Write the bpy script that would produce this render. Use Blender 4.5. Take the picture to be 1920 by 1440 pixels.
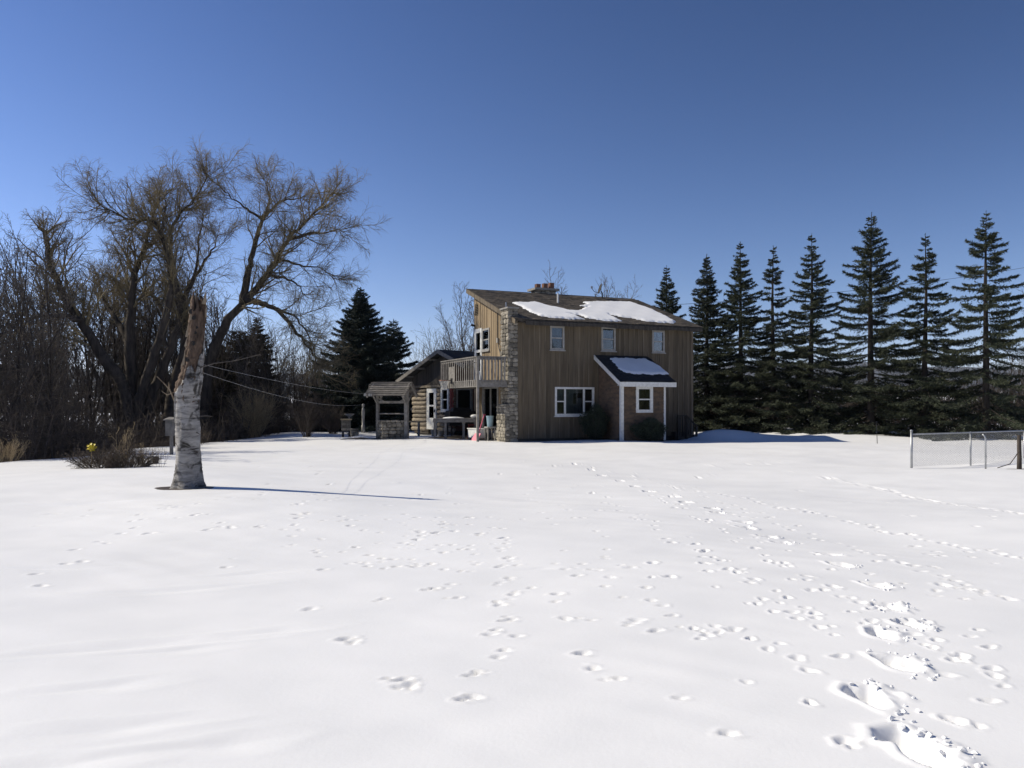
import bpy, math, random
import numpy as np
from mathutils import Matrix, Vector
R = math.radians
for o in list(bpy.data.objects): bpy.data.objects.remove(o)
sc = bpy.context.scene
COL = sc.collection
# ------------------------------------------------------------------ camera, sky, sun, exposure
EYE = 1.72; FPX = 1500.0; HORIZON = 755.0
cam = bpy.data.cameras.new('camera'); camo = bpy.data.objects.new('camera', cam); COL.objects.link(camo)
camo.location = (0, 0, EYE); camo.rotation_euler = (R(90), 0, 0)
cam.sensor_width = 36; cam.lens = FPX/1920*36; cam.shift_y = (HORIZON-720)/1920
cam.clip_start = .1; cam.clip_end = 20000
sc.camera = camo
SUN_EL = 39.0; SKY_STR = .1; EXPO = .08
sun_to = Vector((-.984, .178, 0)).normalized()*math.cos(R(SUN_EL)); sun_to.z = math.sin(R(SUN_EL))
w = bpy.data.worlds.new('World'); sc.world = w; w.use_nodes = True
nt = w.node_tree; bg = nt.nodes['Background']
sky = nt.nodes.new('ShaderNodeTexSky'); sky.sky_type = 'NISHITA'; sky.sun_disc = False
sky.sun_elevation = R(SUN_EL); sky.sun_rotation = math.atan2(sun_to.x, sun_to.y)
sky.altitude = 200; sky.air_density = 1.0; sky.dust_density = 0; sky.ozone_density = 6.0
# clear cold winter air: one colour response for the whole sky (bluer, steeper towards the zenith)
_tc = nt.nodes.new('ShaderNodeTexCoord'); _ad = nt.nodes.new('ShaderNodeVectorMath'); _ad.operation = 'ADD'; _ad.inputs[1].default_value = (0,0,.06); _nm = nt.nodes.new('ShaderNodeVectorMath'); _nm.operation = 'NORMALIZE'
nt.links.new(_tc.outputs['Generated'], _ad.inputs[0]); nt.links.new(_ad.outputs[0], _nm.inputs[0]); nt.links.new(_nm.outputs[0], sky.inputs[0])
_sep = nt.nodes.new('ShaderNodeSeparateColor'); _com = nt.nodes.new('ShaderNodeCombineColor'); nt.links.new(sky.outputs[0], _sep.inputs[0])
for _i, (_g, _p) in enumerate(((21.1,2.09), (6.9,1.875), (4.26,1.82))):
    _pw = nt.nodes.new('ShaderNodeMath'); _pw.operation = 'POWER'; _pw.inputs[1].default_value = _p
    _ml = nt.nodes.new('ShaderNodeMath'); _ml.operation = 'MULTIPLY'; _ml.inputs[1].default_value = _g*.93*.069**_p/SKY_STR/2**EXPO
    nt.links.new(_sep.outputs[_i], _pw.inputs[0]); nt.links.new(_pw.outputs[0], _ml.inputs[0]); nt.links.new(_ml.outputs[0], _com.inputs[_i])
nt.links.new(_com.outputs[0], bg.inputs[0]); bg.inputs[1].default_value = SKY_STR
sl = bpy.data.lights.new('sun', 'SUN'); sl.energy = 5.0; sl.angle = R(.53); sl.color = (1, .92, .76)
so = bpy.data.objects.new('sun', sl); COL.objects.link(so); so.location = (-20, 5, 30)
so.rotation_euler = sun_to.to_track_quat('Z', 'Y').to_euler()
sc.view_settings.view_transform = 'Standard'; sc.view_settings.look = 'None'
sc.view_settings.exposure = EXPO; sc.view_settings.gamma = 1

# ------------------------------------------------------------------ helpers
def tag(o, label=None, cat=None, group=None, kind=None):
    if label: o['label'] = label
    if cat: o['category'] = cat
    if group: o['group'] = group
    if kind: o['kind'] = kind
    return o
def empty(name, loc, rz=0, label=None, cat=None, group=None):
    o = bpy.data.objects.new(name, None); COL.objects.link(o); o.empty_display_size = .2
    o.location = loc; o.rotation_euler = (0, 0, rz)
    return tag(o, label, cat, group)
def link(name, me, parent=None):
    o = bpy.data.objects.new(name, me); COL.objects.link(o)
    if parent: o.parent = parent
    return o
def copy_tree(o, parent=None):
    c = o.copy(); COL.objects.link(c)
    if parent: c.parent = parent
    for ch in list(o.children): copy_tree(ch, c)
    return c
def fast_mesh(name, V, faces, mat=None, smooth=False):
    """V (n,3); faces: list of int arrays (m,k)"""
    me = bpy.data.meshes.new(name); V = np.asarray(V, np.float32)
    me.vertices.add(len(V)); me.vertices.foreach_set('co', V.ravel())
    li = np.concatenate([f.ravel() for f in faces]).astype(np.int32)
    tot = np.concatenate([np.full(len(f), f.shape[1], np.int32) for f in faces])
    st = np.concatenate([[0], np.cumsum(tot)[:-1]]).astype(np.int32)
    me.loops.add(len(li)); me.loops.foreach_set('vertex_index', li)
    me.polygons.add(len(tot)); me.polygons.foreach_set('loop_start', st); me.polygons.foreach_set('loop_total', tot)
    me.polygons.foreach_set('use_smooth', np.full(len(tot), smooth))
    if mat: me.materials.append(mat)
    me.update(calc_edges=True)
    return me
class MB:
    """collects boxes, bars and tubes, then links them as ONE mesh object"""
    def __init__(s, F=None): s.v = []; s.f = []; s.F = F
    def add(s, vs, fs):
        b = len(s.v)
        s.v += [tuple(s.F @ Vector(q)) for q in vs] if s.F else [tuple(q) for q in vs]
        s.f += [tuple(b+i for i in q) for q in fs]; return s
    def box(s, x0, x1, y0, y1, z0, z1):
        return s.hexa([(x0,y0,z0),(x1,y0,z0),(x1,y1,z0),(x0,y1,z0),(x0,y0,z1),(x1,y0,z1),(x1,y1,z1),(x0,y1,z1)])
    def hexa(s, vs):
        return s.add(vs, [(0,3,2,1),(4,5,6,7),(0,1,5,4),(1,2,6,5),(2,3,7,6),(3,0,4,7)])
    def bar(s, a, b, w, h=None, up=(0,0,1)):
        a = Vector(a); b = Vector(b); h = h or w; t = (b-a).normalized(); u = Vector(up)
        if abs(t.dot(u)) > .98: u = Vector((0,1,0))
        x = t.cross(u).normalized()*w/2; y = x.cross(t).normalized()*h/2
        return s.hexa([a-x-y, a+x-y, a+x+y, a-x+y, b-x-y, b+x-y, b+x+y, b-x+y])
    def tube(s, pts, rad, k=8, cap=True):
        pts = [Vector(p) for p in pts]; n = len(pts)
        if not hasattr(rad, '__len__'): rad = [rad]*n
        vs = []
        for i, p in enumerate(pts):
            t = (pts[min(i+1,n-1)]-pts[max(i-1,0)]).normalized(); u = Vector((0,0,1)) if abs(t.z) < .9 else Vector((1,0,0))
            x = t.cross(u).normalized(); y = t.cross(x)
            for j in range(k):
                a = 2*math.pi*j/k; vs.append(p+(x*math.cos(a)+y*math.sin(a))*rad[i])
        fs = [(i*k+j, i*k+(j+1)%k, (i+1)*k+(j+1)%k, (i+1)*k+j) for i in range(n-1) for j in range(k)]
        if cap: fs += [tuple(range(k-1,-1,-1)), tuple((n-1)*k+j for j in range(k))]
        return s.add(vs, fs)
    def lathe(s, prof, k=16, c=(0,0)):
        vs = [(c[0]+r*math.cos(2*math.pi*j/k), c[1]+r*math.sin(2*math.pi*j/k), z) for r, z in prof for j in range(k)]
        n = len(prof)
        fs = [(i*k+j, i*k+(j+1)%k, (i+1)*k+(j+1)%k, (i+1)*k+j) for i in range(n-1) for j in range(k)]
        fs += [tuple(range(k-1,-1,-1)), tuple((n-1)*k+j for j in range(k))]
        return s.add(vs, fs)
    def build(s, name, mat, parent=None, smooth=False):
        me = bpy.data.meshes.new(name); me.from_pydata(s.v, [], s.f); me.materials.append(mat)
        if smooth: me.polygons.foreach_set('use_smooth', [True]*len(me.polygons))
        me.update(); return link(name, me, parent)
def tubes(polys, k):
    """polys: list of (pts (n,3), rad (n,)); batches by n -> V, quads"""
    by = {}
    for p, r in polys: by.setdefault(len(p), []).append((p, r))
    Vs = []; Fs = []; base = 0
    for n, L in by.items():
        P = np.array([a for a, _ in L], float); Rr = np.array([b for _, b in L], float); m = len(L)
        T = np.empty_like(P); T[:,1:-1] = P[:,2:]-P[:,:-2]; T[:,0] = P[:,1]-P[:,0]; T[:,-1] = P[:,-1]-P[:,-2]
        T /= np.linalg.norm(T, axis=2, keepdims=True)+1e-9
        ref = np.array([.31,.17,.93])+np.where(np.abs(T[:,:1,2:]) > .8, np.array([1.,-.5,-.8]), 0)
        X = np.cross(T, np.broadcast_to(ref, T.shape)); X /= np.linalg.norm(X, axis=2, keepdims=True)+1e-9
        Y = np.cross(T, X); a = np.arange(k)*2*np.pi/k
        V = P[:,:,None]+(X[:,:,None]*np.cos(a)[:,None]+Y[:,:,None]*np.sin(a)[:,None])*Rr[:,:,None,None]
        Vs.append(V.reshape(-1,3))
        i, j = np.meshgrid(np.arange(n-1), np.arange(k), indexing='ij'); j2 = (j+1) % k
        q = np.stack([i*k+j, i*k+j2, (i+1)*k+j2, (i+1)*k+j], -1).reshape(-1,4)
        Fs.append((base+np.arange(m)[:,None,None]*n*k+q[None]).reshape(-1,4)); base += m*n*k
    return np.concatenate(Vs), np.concatenate(Fs)
def ray(x, y): return Vector(((x-960)/FPX, 1, (HORIZON-y)/FPX))
def at(x, y, d): return Vector((0,0,EYE))+ray(x,y)*d
def on_ground(x, y): d = EYE*FPX/(y-HORIZON); return Vector(((x-960)/FPX*d, d, 0))

# ------------------------------------------------------------------ materials
def mat(name, c1, c2=None, rough=.8, scale=(4,4,4), detail=5, bump=0, bscale=None, rnd=0, spec=.3, metal=0, lo=.35, hi=.65, rough2=None):
    m = bpy.data.materials.new(name); m.use_nodes = True; n = m.node_tree.nodes; l = m.node_tree.links
    b = n['Principled BSDF']; b.inputs['Roughness'].default_value = rough; b.inputs['Metallic'].default_value = metal
    b.inputs['Specular IOR Level'].default_value = spec
    geo = n.new('ShaderNodeNewGeometry'); mp = n.new('ShaderNodeMapping'); mp.inputs['Scale'].default_value = scale
    l.new(geo.outputs['Position'], mp.inputs[0])
    no = n.new('ShaderNodeTexNoise'); no.inputs['Scale'].default_value = 1; no.inputs['Detail'].default_value = detail; no.inputs['Roughness'].default_value = .65
    l.new(mp.outputs[0], no.inputs[0])
    rp = n.new('ShaderNodeValToRGB'); c2 = c2 or tuple(q*.75 for q in c1)
    rp.color_ramp.elements[0].position = lo; rp.color_ramp.elements[1].position = hi
    rp.color_ramp.elements[0].color = (*c2,1); rp.color_ramp.elements[1].color = (*c1,1)
    l.new(no.outputs['Fac'], rp.inputs[0]); out = rp.outputs[0]
    if rnd:
        oi = n.new('ShaderNodeObjectInfo'); ma = n.new('ShaderNodeMapRange'); ma.inputs[3].default_value = 1-rnd; ma.inputs[4].default_value = 1+rnd
        l.new(oi.outputs['Random'], ma.inputs[0]); hs = n.new('ShaderNodeHueSaturation')
        l.new(ma.outputs[0], hs.inputs['Value']); l.new(out, hs.inputs['Color']); out = hs.outputs[0]
    l.new(out, b.inputs['Base Color'])
    if bump:
        bp = n.new('ShaderNodeBump'); bp.inputs['Strength'].default_value = bump; bp.inputs['Distance'].default_value = .02
        if bscale:
            n2 = n.new('ShaderNodeTexNoise'); n2.inputs['Scale'].default_value = bscale; n2.inputs['Detail'].default_value = 4
            l.new(geo.outputs['Position'], n2.inputs[0]); l.new(n2.outputs['Fac'], bp.inputs['Height'])
        else: l.new(no.outputs['Fac'], bp.inputs['Height'])
        l.new(bp.outputs[0], b.inputs['Normal'])
    return m
M = {}
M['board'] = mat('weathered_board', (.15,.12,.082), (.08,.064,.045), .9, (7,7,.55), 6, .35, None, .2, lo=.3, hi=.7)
M['sunlit_board'] = mat('sunlit_board_copy', (.34,.258,.16), (.215,.163,.105), .9, (7,7,.55), 6, .35, None, .15, lo=.3, hi=.7)  # front wall board made paler, sunlight on the left wall painted into its colour
M['batten'] = mat('batten_wood', (.2,.165,.12), (.09,.072,.052), .9, (11,11,.8), 5, .3, None, .2)
M['dark_board'] = mat('dark_board', (.075,.066,.057), (.032,.028,.025), .9, (9,9,.6), 6, .4, None, .25)
M['grey_wood'] = mat('grey_weathered_wood', (.26,.245,.225), (.14,.13,.118), .85, (6,6,6), 6, .4, None, .18)
M['grey_wood2'] = mat('grey_purlin_wood', (.19,.175,.16), (.075,.068,.06), .85, (3,14,14), 6, .5, None, .3)
M['log'] = mat('log_wood', (.3,.255,.195), (.12,.098,.075), .85, (7,7,16), 6, .7, None, .22)
M['chink'] = mat('dark_chinking', (.06,.052,.045), None, .95)
M['white'] = mat('white_paint', (.72,.72,.7), (.58,.58,.56), .5, (9,9,9), 4, .08)
M['offwhite'] = mat('aged_white_paint', (.36,.35,.33), (.25,.245,.235), .6, (7,7,7), 4, .1)
M['red'] = mat('red_paint', (.30,.075,.06), (.17,.045,.04), .7, (6,6,3), 4, .1)
M['redwood'] = mat('red_brown_board', (.17,.075,.05), (.09,.045,.034), .8, (8,8,.7), 5, .3, None, .15)
M['shingle'] = mat('roof_shingle', (.17,.14,.108), (.06,.054,.048), .95, (2.6,2.6,6), 7, .6, 22)
M['black_roof'] = mat('black_roof_shingle', (.035,.036,.038), (.016,.016,.018), .9, (9,9,9), 5, .5, 40)
M['cedar'] = mat('cedar_shingle', (.17,.113,.073), (.08,.062,.048), .85, (3.2,3.2,7), 6, .4, 30)
M['stone'] = mat('field_stone', (.29,.262,.21), (.13,.118,.1), .9, (9,9,9), 5, .8, 25, .5)
M['mortar'] = mat('mortar', (.1,.092,.078), (.055,.05,.043), .95, (9,9,9), 4, .5)
M['concrete'] = mat('concrete', (.3,.29,.27), (.2,.19,.175), .95, (4,4,4), 5, .4)
M['dark_found'] = mat('foundation_block', (.07,.065,.06), (.04,.038,.035), .95, (5,5,5), 5, .3)
M['clay'] = mat('clay_flue', (.24,.12,.075), (.13,.07,.05), .9, (7,7,7), 4, .3, None, .2)
M['dark_metal'] = mat('dark_metal', (.05,.05,.055), None, .5, metal=.6)
M['galv'] = mat('galvanised_steel', (.42,.43,.44), (.3,.31,.32), .45, (15,15,4), 4, .1, metal=.7)
M['wire'] = mat('wire', (.6,.6,.6), None, .5, metal=.4)
M['black'] = mat('black_cover', (.022,.022,.026), (.012,.012,.014), .6, (5,5,5), 4, .3)
M['inside'] = mat('dark_interior', (.03,.028,.026), None, .95)
M['curtain'] = mat('curtain', (.2,.2,.2), (.12,.12,.125), .9, (30,30,2), 3)
M['pink'] = mat('pink_plastic', (.62,.12,.2), (.5,.09,.16), .4)
M['blue'] = mat('pale_blue_plastic', (.3,.42,.47), (.24,.34,.4), .45)
M['yellow'] = mat('yellow_plastic', (.7,.55,.03), (.6,.45,.02), .45)
M['net'] = mat('net_cord', (.55,.55,.53), None, .8)
M['orange'] = mat('rim_metal', (.25,.12,.08), None, .5, metal=.3)
M['straw'] = mat('dry_straw', (.42,.33,.2), (.26,.2,.12), .9, (4,4,4))
M['brush'] = mat('dry_brush', (.12,.095,.075), (.05,.041,.034), .9, (3,3,3))
M['bark'] = mat('dark_bark', (.085,.07,.058), (.035,.029,.025), .95, (7,7,2.2), 6, .9, None)
M['willow_bark'] = mat('willow_bark', (.1,.082,.066), (.038,.032,.027), .95, (5,5,1.4), 6, 1, None)
M['willow_twig'] = mat('willow_twig', (.27,.22,.125), (.14,.115,.075), .8, (1.2,1.2,1.2), 3)
M['twig'] = mat('grey_twig', (.13,.112,.098), (.06,.052,.046), .9, (1.1,1.1,1.1), 3)
M['needle'] = mat('spruce_needle', (.05,.058,.032), (.02,.028,.018), .75, (1.3,1.3,1.3), 4, rnd=.12)
M['blue_needle'] = mat('blue_spruce_needle', (.036,.052,.042), (.017,.027,.022), .75, (1.3,1.3,1.3), 4)
M['cedar_leaf'] = mat('brown_cedar_leaf', (.085,.07,.042), (.045,.04,.026), .85, (1.5,1.5,1.5), 4)
M['spruce_bark'] = mat('spruce_bark', (.055,.046,.04), (.028,.024,.021), .95, (7,7,2.2), 5, .6)
M['shrub_leaf'] = mat('yew_leaf', (.035,.048,.03), (.02,.028,.02), .8, (4,4,4), 3)
M['soil'] = mat('wet_soil', (.1,.078,.055), (.045,.036,.027), .95, (6,6,6), 5, .9, 14)
def glass():
    m = bpy.data.materials.new('window_glass'); m.use_nodes = True; n = m.node_tree.nodes; l = m.node_tree.links
    for q in list(n): n.remove(q)
    o = n.new('ShaderNodeOutputMaterial'); mx = n.new('ShaderNodeMixShader'); fr = n.new('ShaderNodeFresnel'); fr.inputs[0].default_value = 1.6
    t = n.new('ShaderNodeBsdfTransparent'); t.inputs[0].default_value = (.75,.8,.82,1); g = n.new('ShaderNodeBsdfGlossy'); g.inputs['Roughness'].default_value = .03
    l.new(fr.outputs[0], mx.inputs[0]); l.new(t.outputs[0], mx.inputs[1]); l.new(g.outputs[0], mx.inputs[2]); l.new(mx.outputs[0], o.inputs[0]); return m
M['glass'] = glass()
def snow_mat(name, ground=False):
    m = bpy.data.materials.new(name); m.use_nodes = True; n = m.node_tree.nodes; l = m.node_tree.links
    b = n['Principled BSDF']; b.inputs['Roughness'].default_value = .5; b.inputs['Specular IOR Level'].default_value = .5
    geo = n.new('ShaderNodeNewGeometry')
    n1 = n.new('ShaderNodeTexNoise'); n1.inputs['Scale'].default_value = 1.1; n1.inputs['Detail'].default_value = 6
    l.new(geo.outputs['Position'], n1.inputs[0])
    rp = n.new('ShaderNodeValToRGB'); rp.color_ramp.elements[0].position = .3; rp.color_ramp.elements[1].position = .7
    rp.color_ramp.elements[0].color = (.79,.795,.805,1); rp.color_ramp.elements[1].color = (.87,.87,.875,1)
    l.new(n1.outputs['Fac'], rp.inputs[0]); out = rp.outputs[0]
    n2 = n.new('ShaderNodeTexNoise'); n2.inputs['Scale'].default_value = 26; n2.inputs['Detail'].default_value = 6; n2.inputs['Roughness'].default_value = .7
    l.new(geo.outputs['Position'], n2.inputs[0])
    bp = n.new('ShaderNodeBump'); bp.inputs['Strength'].default_value = .22; bp.inputs['Distance'].default_value = .008
    l.new(n2.outputs['Fac'], bp.inputs['Height']); l.new(bp.outputs[0], b.inputs['Normal'])
    if ground:
        at_ = n.new('ShaderNodeAttribute'); at_.attribute_name = 'litter'
        n3 = n.new('ShaderNodeTexNoise'); n3.inputs['Scale'].default_value = 2.2; n3.inputs['Detail'].default_value = 7; n3.inputs['Roughness'].default_value = .7
        l.new(geo.outputs['Position'], n3.inputs[0])
        ad = n.new('ShaderNodeMath'); ad.operation = 'ADD'; l.new(at_.outputs['Fac'], ad.inputs[0]); l.new(n3.outputs['Fac'], ad.inputs[1])
        mr = n.new('ShaderNodeMapRange'); mr.inputs[1].default_value = .95; mr.inputs[2].default_value = 1.06; l.new(ad.outputs[0], mr.inputs[0])
        r2 = n.new('ShaderNodeValToRGB'); r2.color_ramp.elements[0].color = (.035,.028,.021,1); r2.color_ramp.elements[1].color = (.12,.092,.064,1)
        n4 = n.new('ShaderNodeTexNoise'); n4.inputs['Scale'].default_value = 9; n4.inputs['Detail'].default_value = 6; l.new(geo.outputs['Position'], n4.inputs[0])
        l.new(n4.outputs['Fac'], r2.inputs[0])
        mx = n.new('ShaderNodeMix'); mx.data_type = 'RGBA'; l.new(mr.outputs[0], mx.inputs[0]); l.new(out, mx.inputs[6]); l.new(r2.outputs[0], mx.inputs[7]); out = mx.outputs[2]
    l.new(out, b.inputs['Base Color']); return m
M['snow'] = snow_mat('snow'); M['ground'] = snow_mat('snowy_ground', True)

# ------------------------------------------------------------------ ground
_rg = np.random.RandomState(5)
_wv = [(_rg.uniform(-1,1)*f, _rg.uniform(-1,1)*f, _rg.uniform(0,6.28), 1/f) for f in (.3,.45,.7,1,1.5,2.2) for _ in range(4)]
def wob(x, y): return sum(a*np.sin(kx*x+ky*y+p) for kx, ky, p, a in _wv)
def sstep(a, b, t): t = np.clip((t-a)/(b-a), 0, 1); return t*t*(3-2*t)
def edge_x(y): return -13.6-.35*np.sin(y*.31)-.25*np.sin(y*.83+1)+np.clip((y-36)*.28, 0, 4.2)
def g(x, y):
    x = np.asarray(x, float); y = np.asarray(y, float)
    h = .011*wob(x, y)*sstep(2, 9, np.abs(y-2)+2)
    e = edge_x(y)-x
    h = h-np.where(e > 0, np.minimum(.16*e*e/(e+1.5), 4.5), 0)*sstep(400, 100, y)
    far = np.maximum(y, .8*np.abs(x))
    h = h+np.interp(far, [56,90,200,600,800,1200,2500,4500,9000], [0,-1.2,-5,-6,0,17,40,60,60])
    for cx, cy, hh, rx, ry in ((9.7,37.6,.38,1.5,1.0),(12.6,38.6,.2,3,.9),(11,38,.1,1,.6),(-4.1,34.9,.06,2,.5),(-2.5,37.8,.1,1.2,.8),(-6.9,36.2,.12,.6,.5)):
        h = h+hh*np.exp(-((x-cx)/rx)**2-((y-cy)/ry)**2)
    return h
def gz(x, y): return float(g(x, y))
def grow_lines(start, step, ratio, mx, end):
    L = [start]
    while L[-1] < end: L.append(L[-1]+step); step = min(step*ratio, mx)
    return L
def axis(lo, hi, st, ratio, mid, far):
    f = list(np.arange(lo, hi, st)); r = []
    for s0, sgn in ((hi, 1), (-lo, -1)):
        a = grow_lines(s0, st, ratio, .5, mid); a = a+grow_lines(a[-1]+.6, .6, 1.2, 1e9, far); r.append([sgn*q for q in a])
    return np.array(r[1][::-1][:-1]+f+r[0])
xs = axis(-6.2, 7.6, .029, 1.03, 45, 9000); xs = np.unique(np.concatenate([xs[(xs < 1.3)|(xs > 3.5)], np.arange(1.3, 3.5, .0155)]))
ys = np.array([-600,-400,-260,-180,-120,-90,-60,-45]+list(np.arange(-30, 2.9, 1.5))+list(np.arange(3, 6.6, .0165))+list(np.arange(6.6, 12, .027))+grow_lines(12, .027, 1.02, .42, 62)+grow_lines(63, .8, 1.15, 1e9, 9500))
GX, GY = np.meshgrid(xs, ys); GZ = g(GX, GY)
_w2 = [(_rg.uniform(-1,1)*f*.6, _rg.uniform(.3,1)*f, _rg.uniform(0,6.28), .03/f) for f in (6,8,11,15,20,27) for _ in range(4)]   # wind-worked crust
_nr = GY[:,0] < 40; _m = (.55+.45*np.sin(GX[_nr]*.9+1.3*np.sin(GY[_nr]*.5)))*sstep(40, 20, GY[_nr])
GZ[_nr] += .3*_m*sum(a*np.sin(kx*GX[_nr]+ky*GY[_nr]+p+1.5*np.sin(.8*GX[_nr]+.5*GY[_nr]*kx/5)) for kx, ky, p, a in _w2)
prng = random.Random(8)
def dent(cx, cy, ang, la, lb, depth, rim=.25, soft=.55, skew=0.):
    m = max(la, lb)*2.2
    i0, i1 = np.searchsorted(xs, (cx-m, cx+m)); j0, j1 = np.searchsorted(ys, (cy-m, cy+m))
    if i1-i0 < 2 or j1-j0 < 2: return
    X = GX[j0:j1,i0:i1]-cx; Y = GY[j0:j1,i0:i1]-cy; c, s = math.cos(ang), math.sin(ang)
    a = (X*c+Y*s)/la; b = (-X*s+Y*c)/lb
    th = np.arctan2(b, a); q = np.sqrt(a*a+b*b)*(1+.12*np.sin(3*th+cx*7)+.08*np.sin(5*th+cy*9))
    d = -depth*(1-sstep(soft, 1.05, q))+rim*depth*np.exp(-((q-1.28)/.24)**2)*(1+skew*np.cos(th))
    GZ[j0:j1,i0:i1] += d
def lump(cx, cy, r, h): dent(cx, cy, prng.uniform(0,3), r, r*prng.uniform(.6,1), -h, 0, .1)
crumbs = []
def boot(px, py, ang=None, s=1):
    p = on_ground(px, py); a = ang if ang is not None else prng.uniform(1.2, 1.9)
    dent(p.x, p.y, a, .15*s, .07*s, .085*s, .1, .72); dent(p.x+.02, p.y+.05*s, a+.3, .11*s, .085*s, .04*s, .1, .5)
    dent(p.x-.05*math.cos(a), p.y-.1*math.sin(a), a, .06*s, .05*s, .03*s, 0, .5)
    for _ in range(5 if py > 1090 else 2):
        t = prng.uniform(-1.0, 1.0); lump(p.x+.15*s*math.cos(t)+prng.uniform(-.02,.05), p.y+.17*s*math.sin(t), prng.uniform(.04,.075), prng.uniform(.006,.014))
    for _ in range(16 if py > 1090 else 5):
        t = prng.gauss(0, 1.1); r = prng.uniform(.1,.24)*s; crumbs.append((p.x+r*math.cos(t), p.y+r*math.sin(t)*1.1, prng.uniform(.005,.017)*s))
def paw(px, py, s=1, ang=None):
    p = on_ground(px, py); a = ang if ang is not None else prng.uniform(0, 3.1)
    k = prng.random()
    dent(p.x, p.y, a, prng.uniform(.042,.062)*s, prng.uniform(.03,.042)*s, prng.uniform(.012,.03)*s, .25, .2)
    if k < .35: dent(p.x+prng.uniform(-.1,.1), p.y+prng.uniform(-.08,.08), a, .035*s, .028*s, .016*s, .2, .2)
for q in ((1700,1395,2.2,1.25),(1745,1425,1.9,1.2),(1625,1308,1.7,1.2),(1682,1250,2.0,1.1),(1650,1195,1.7,1),(1705,1178,2.2,.9),(1668,1144,2,.95),(1643,1102,2.1,.95),(1575,1065,2.2,.9),(1556,1042,2.4,.9),
          (1466,1018,2.4,.9),(1440,1004,2.4,.9),(1400,988,2.4,.95),(1393,978,2.4,.9),(1347,962,2.4,.9),(1336,953,2.4,.9),(1285,940,2.5,.9),(1262,928,2.5,.9),(1215,915,2.5,.9),(1190,905,2.5,.9),(1160,893,2.5,.9),(1130,884,2.5,.9),(1108,874,2.5,.9),(1080,866,2.5,.9)): boot(*q)
for q in ((868,1312),(888,1308),(880,1268),(893,1262),(934,1234),(946,1222),(918,1192),(930,1184),(969,1195),(946,1166),(960,1164),(950,1158),(938,1137),(932,1131),(962,1117),(966,1112),(932,1098),(938,1094),(955,1086),(946,1064),(936,1066),(952,1052),(940,1040),(950,1028),(946,1018),
          (1042,1132),(1045,1118),(1060,1072),(1092,1228),(1112,1255),(1160,1275),(1275,1310),(1185,1172),(1230,1185),(1440,1222),(1462,1212),(1495,1238),(1518,1260),(1400,1280),(1520,1320),(1365,1378),(1585,1392),(1408,1202),(1340,1178),
          (1575,1236),(1775,1270),(1855,1318),(1790,1355),(1420,1140),(1450,1153),(1495,1165),(1520,1113),(1545,1112),(1485,1093),(1615,1135),(1820,1200),(1835,1188),(1855,1220),(655,1058),(672,1056),(685,1058),(800,1106),(815,1104),(845,1096),(858,1122),(755,1276),(770,1284),(748,1290),(770,1290),(640,1200),(650,1196),(660,1202),(575,1140),(585,1138),(720,1122)): paw(*q, s=prng.uniform(.9,1.25))
for _ in range(95): paw(prng.gauss(740,150), prng.uniform(975,1075), prng.uniform(.7,1.2))
for _ in range(60): paw(prng.uniform(60,900), prng.uniform(890,1010), prng.uniform(.9,1.5))
def trail(p0, p1, n, s, jit=6, pow_=1.6):
    for i in range(n):
        t = (i/(n-1))**pow_; paw(p0[0]+(p1[0]-p0[0])*t+prng.uniform(-jit,jit), p0[1]+(p1[1]-p0[1])*t+prng.uniform(-jit,jit)*.3, s*prng.uniform(.8,1.2))
trail((1090,866),(1915,1042),60,1.3,9); trail((1180,878),(1900,1130),48,1.1,12); trail((1545,885),(1918,962),46,1.7,5,1.2); trail((1240,930),(1890,1290),40,1.05,25)
trail((1040,880),(1560,1190),40,1,22); trail((980,900),(1330,1200),26,1,25); trail((620,880),(560,1010),24,1.2,22); trail((300,960),(60,1100),14,1.1,26)
trail((1300,870),(1500,860),22,1.6,12,1); trail((1330,850),(1700,850),40,1.7,10,1)
for _ in range(120): paw(prng.uniform(950,1900), 860+prng.random()**1.5*330, prng.uniform(.7,1.3))
for _ in range(110): paw(prng.uniform(380,1700), prng.uniform(842,885), prng.uniform(1.0,1.7))
for q in ((250,1210,.35,1.1,.14,.035),(330,1105,.3,1,.12,.03),(230,1365,.3,.7,.12,.03),(400,1400,.3,.6,.12,.03),(60,1070,.1,1,.1,.03),(1010,1070,.2,.35,.07,.02),(480,1075,.3,.7,.1,.025),(120,950,.15,1.6,.12,.05),(330,1218,.3,.6,.1,.022),(520,1180,.3,.6,.1,.02),(90,1440,.3,.7,.12,.03),(200,1290,.3,.6,.11,.026)):
    p = on_ground(q[0], q[1]); dent(p.x, p.y, q[2], q[3]*.7, q[4], q[5]*.5, .2, .0)
lit = np.zeros_like(GX)
e = edge_x(GY)-GX
lit = np.maximum(lit, .75*sstep(.1, 1.6, e)*sstep(140, 90, GY)*(GY > -35))
def blob(cx, cy, rx, ry, a, ang=0):
    global lit
    c, s = math.cos(ang), math.sin(ang); X = GX-cx; Y = GY-cy
    q = np.sqrt(((X*c+Y*s)/rx)**2+((-X*s+Y*c)/ry)**2); lit = np.maximum(lit, a*sstep(1.15, .75, q))
HA = R(23.6); HO = Vector((.23, 34.0, 0)); hu = Vector((math.cos(HA), math.sin(HA), 0)); hv = Vector((-math.sin(HA), math.cos(HA), 0))
p = HO+hu*4.4+hv*.1; blob(p.x, p.y, 4.9, .55, .72, HA)
p = HO+hu*5.0-hv*1.9; blob(p.x, p.y, 1.5, .5, .7, HA)
p = HO+hu*4.5+hv*2.6; blob(p.x, p.y, 5.2, 3.4, .75, HA)
blob(-6.75, 35.6, 1.0, .42, .8); blob(-2.2, 37.2, 2.0, 1.2, .62, .3); blob(-4.3, 36.6, .8, .3, .6); blob(-5.4, 36.0, .95, .85, .6)
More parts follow.
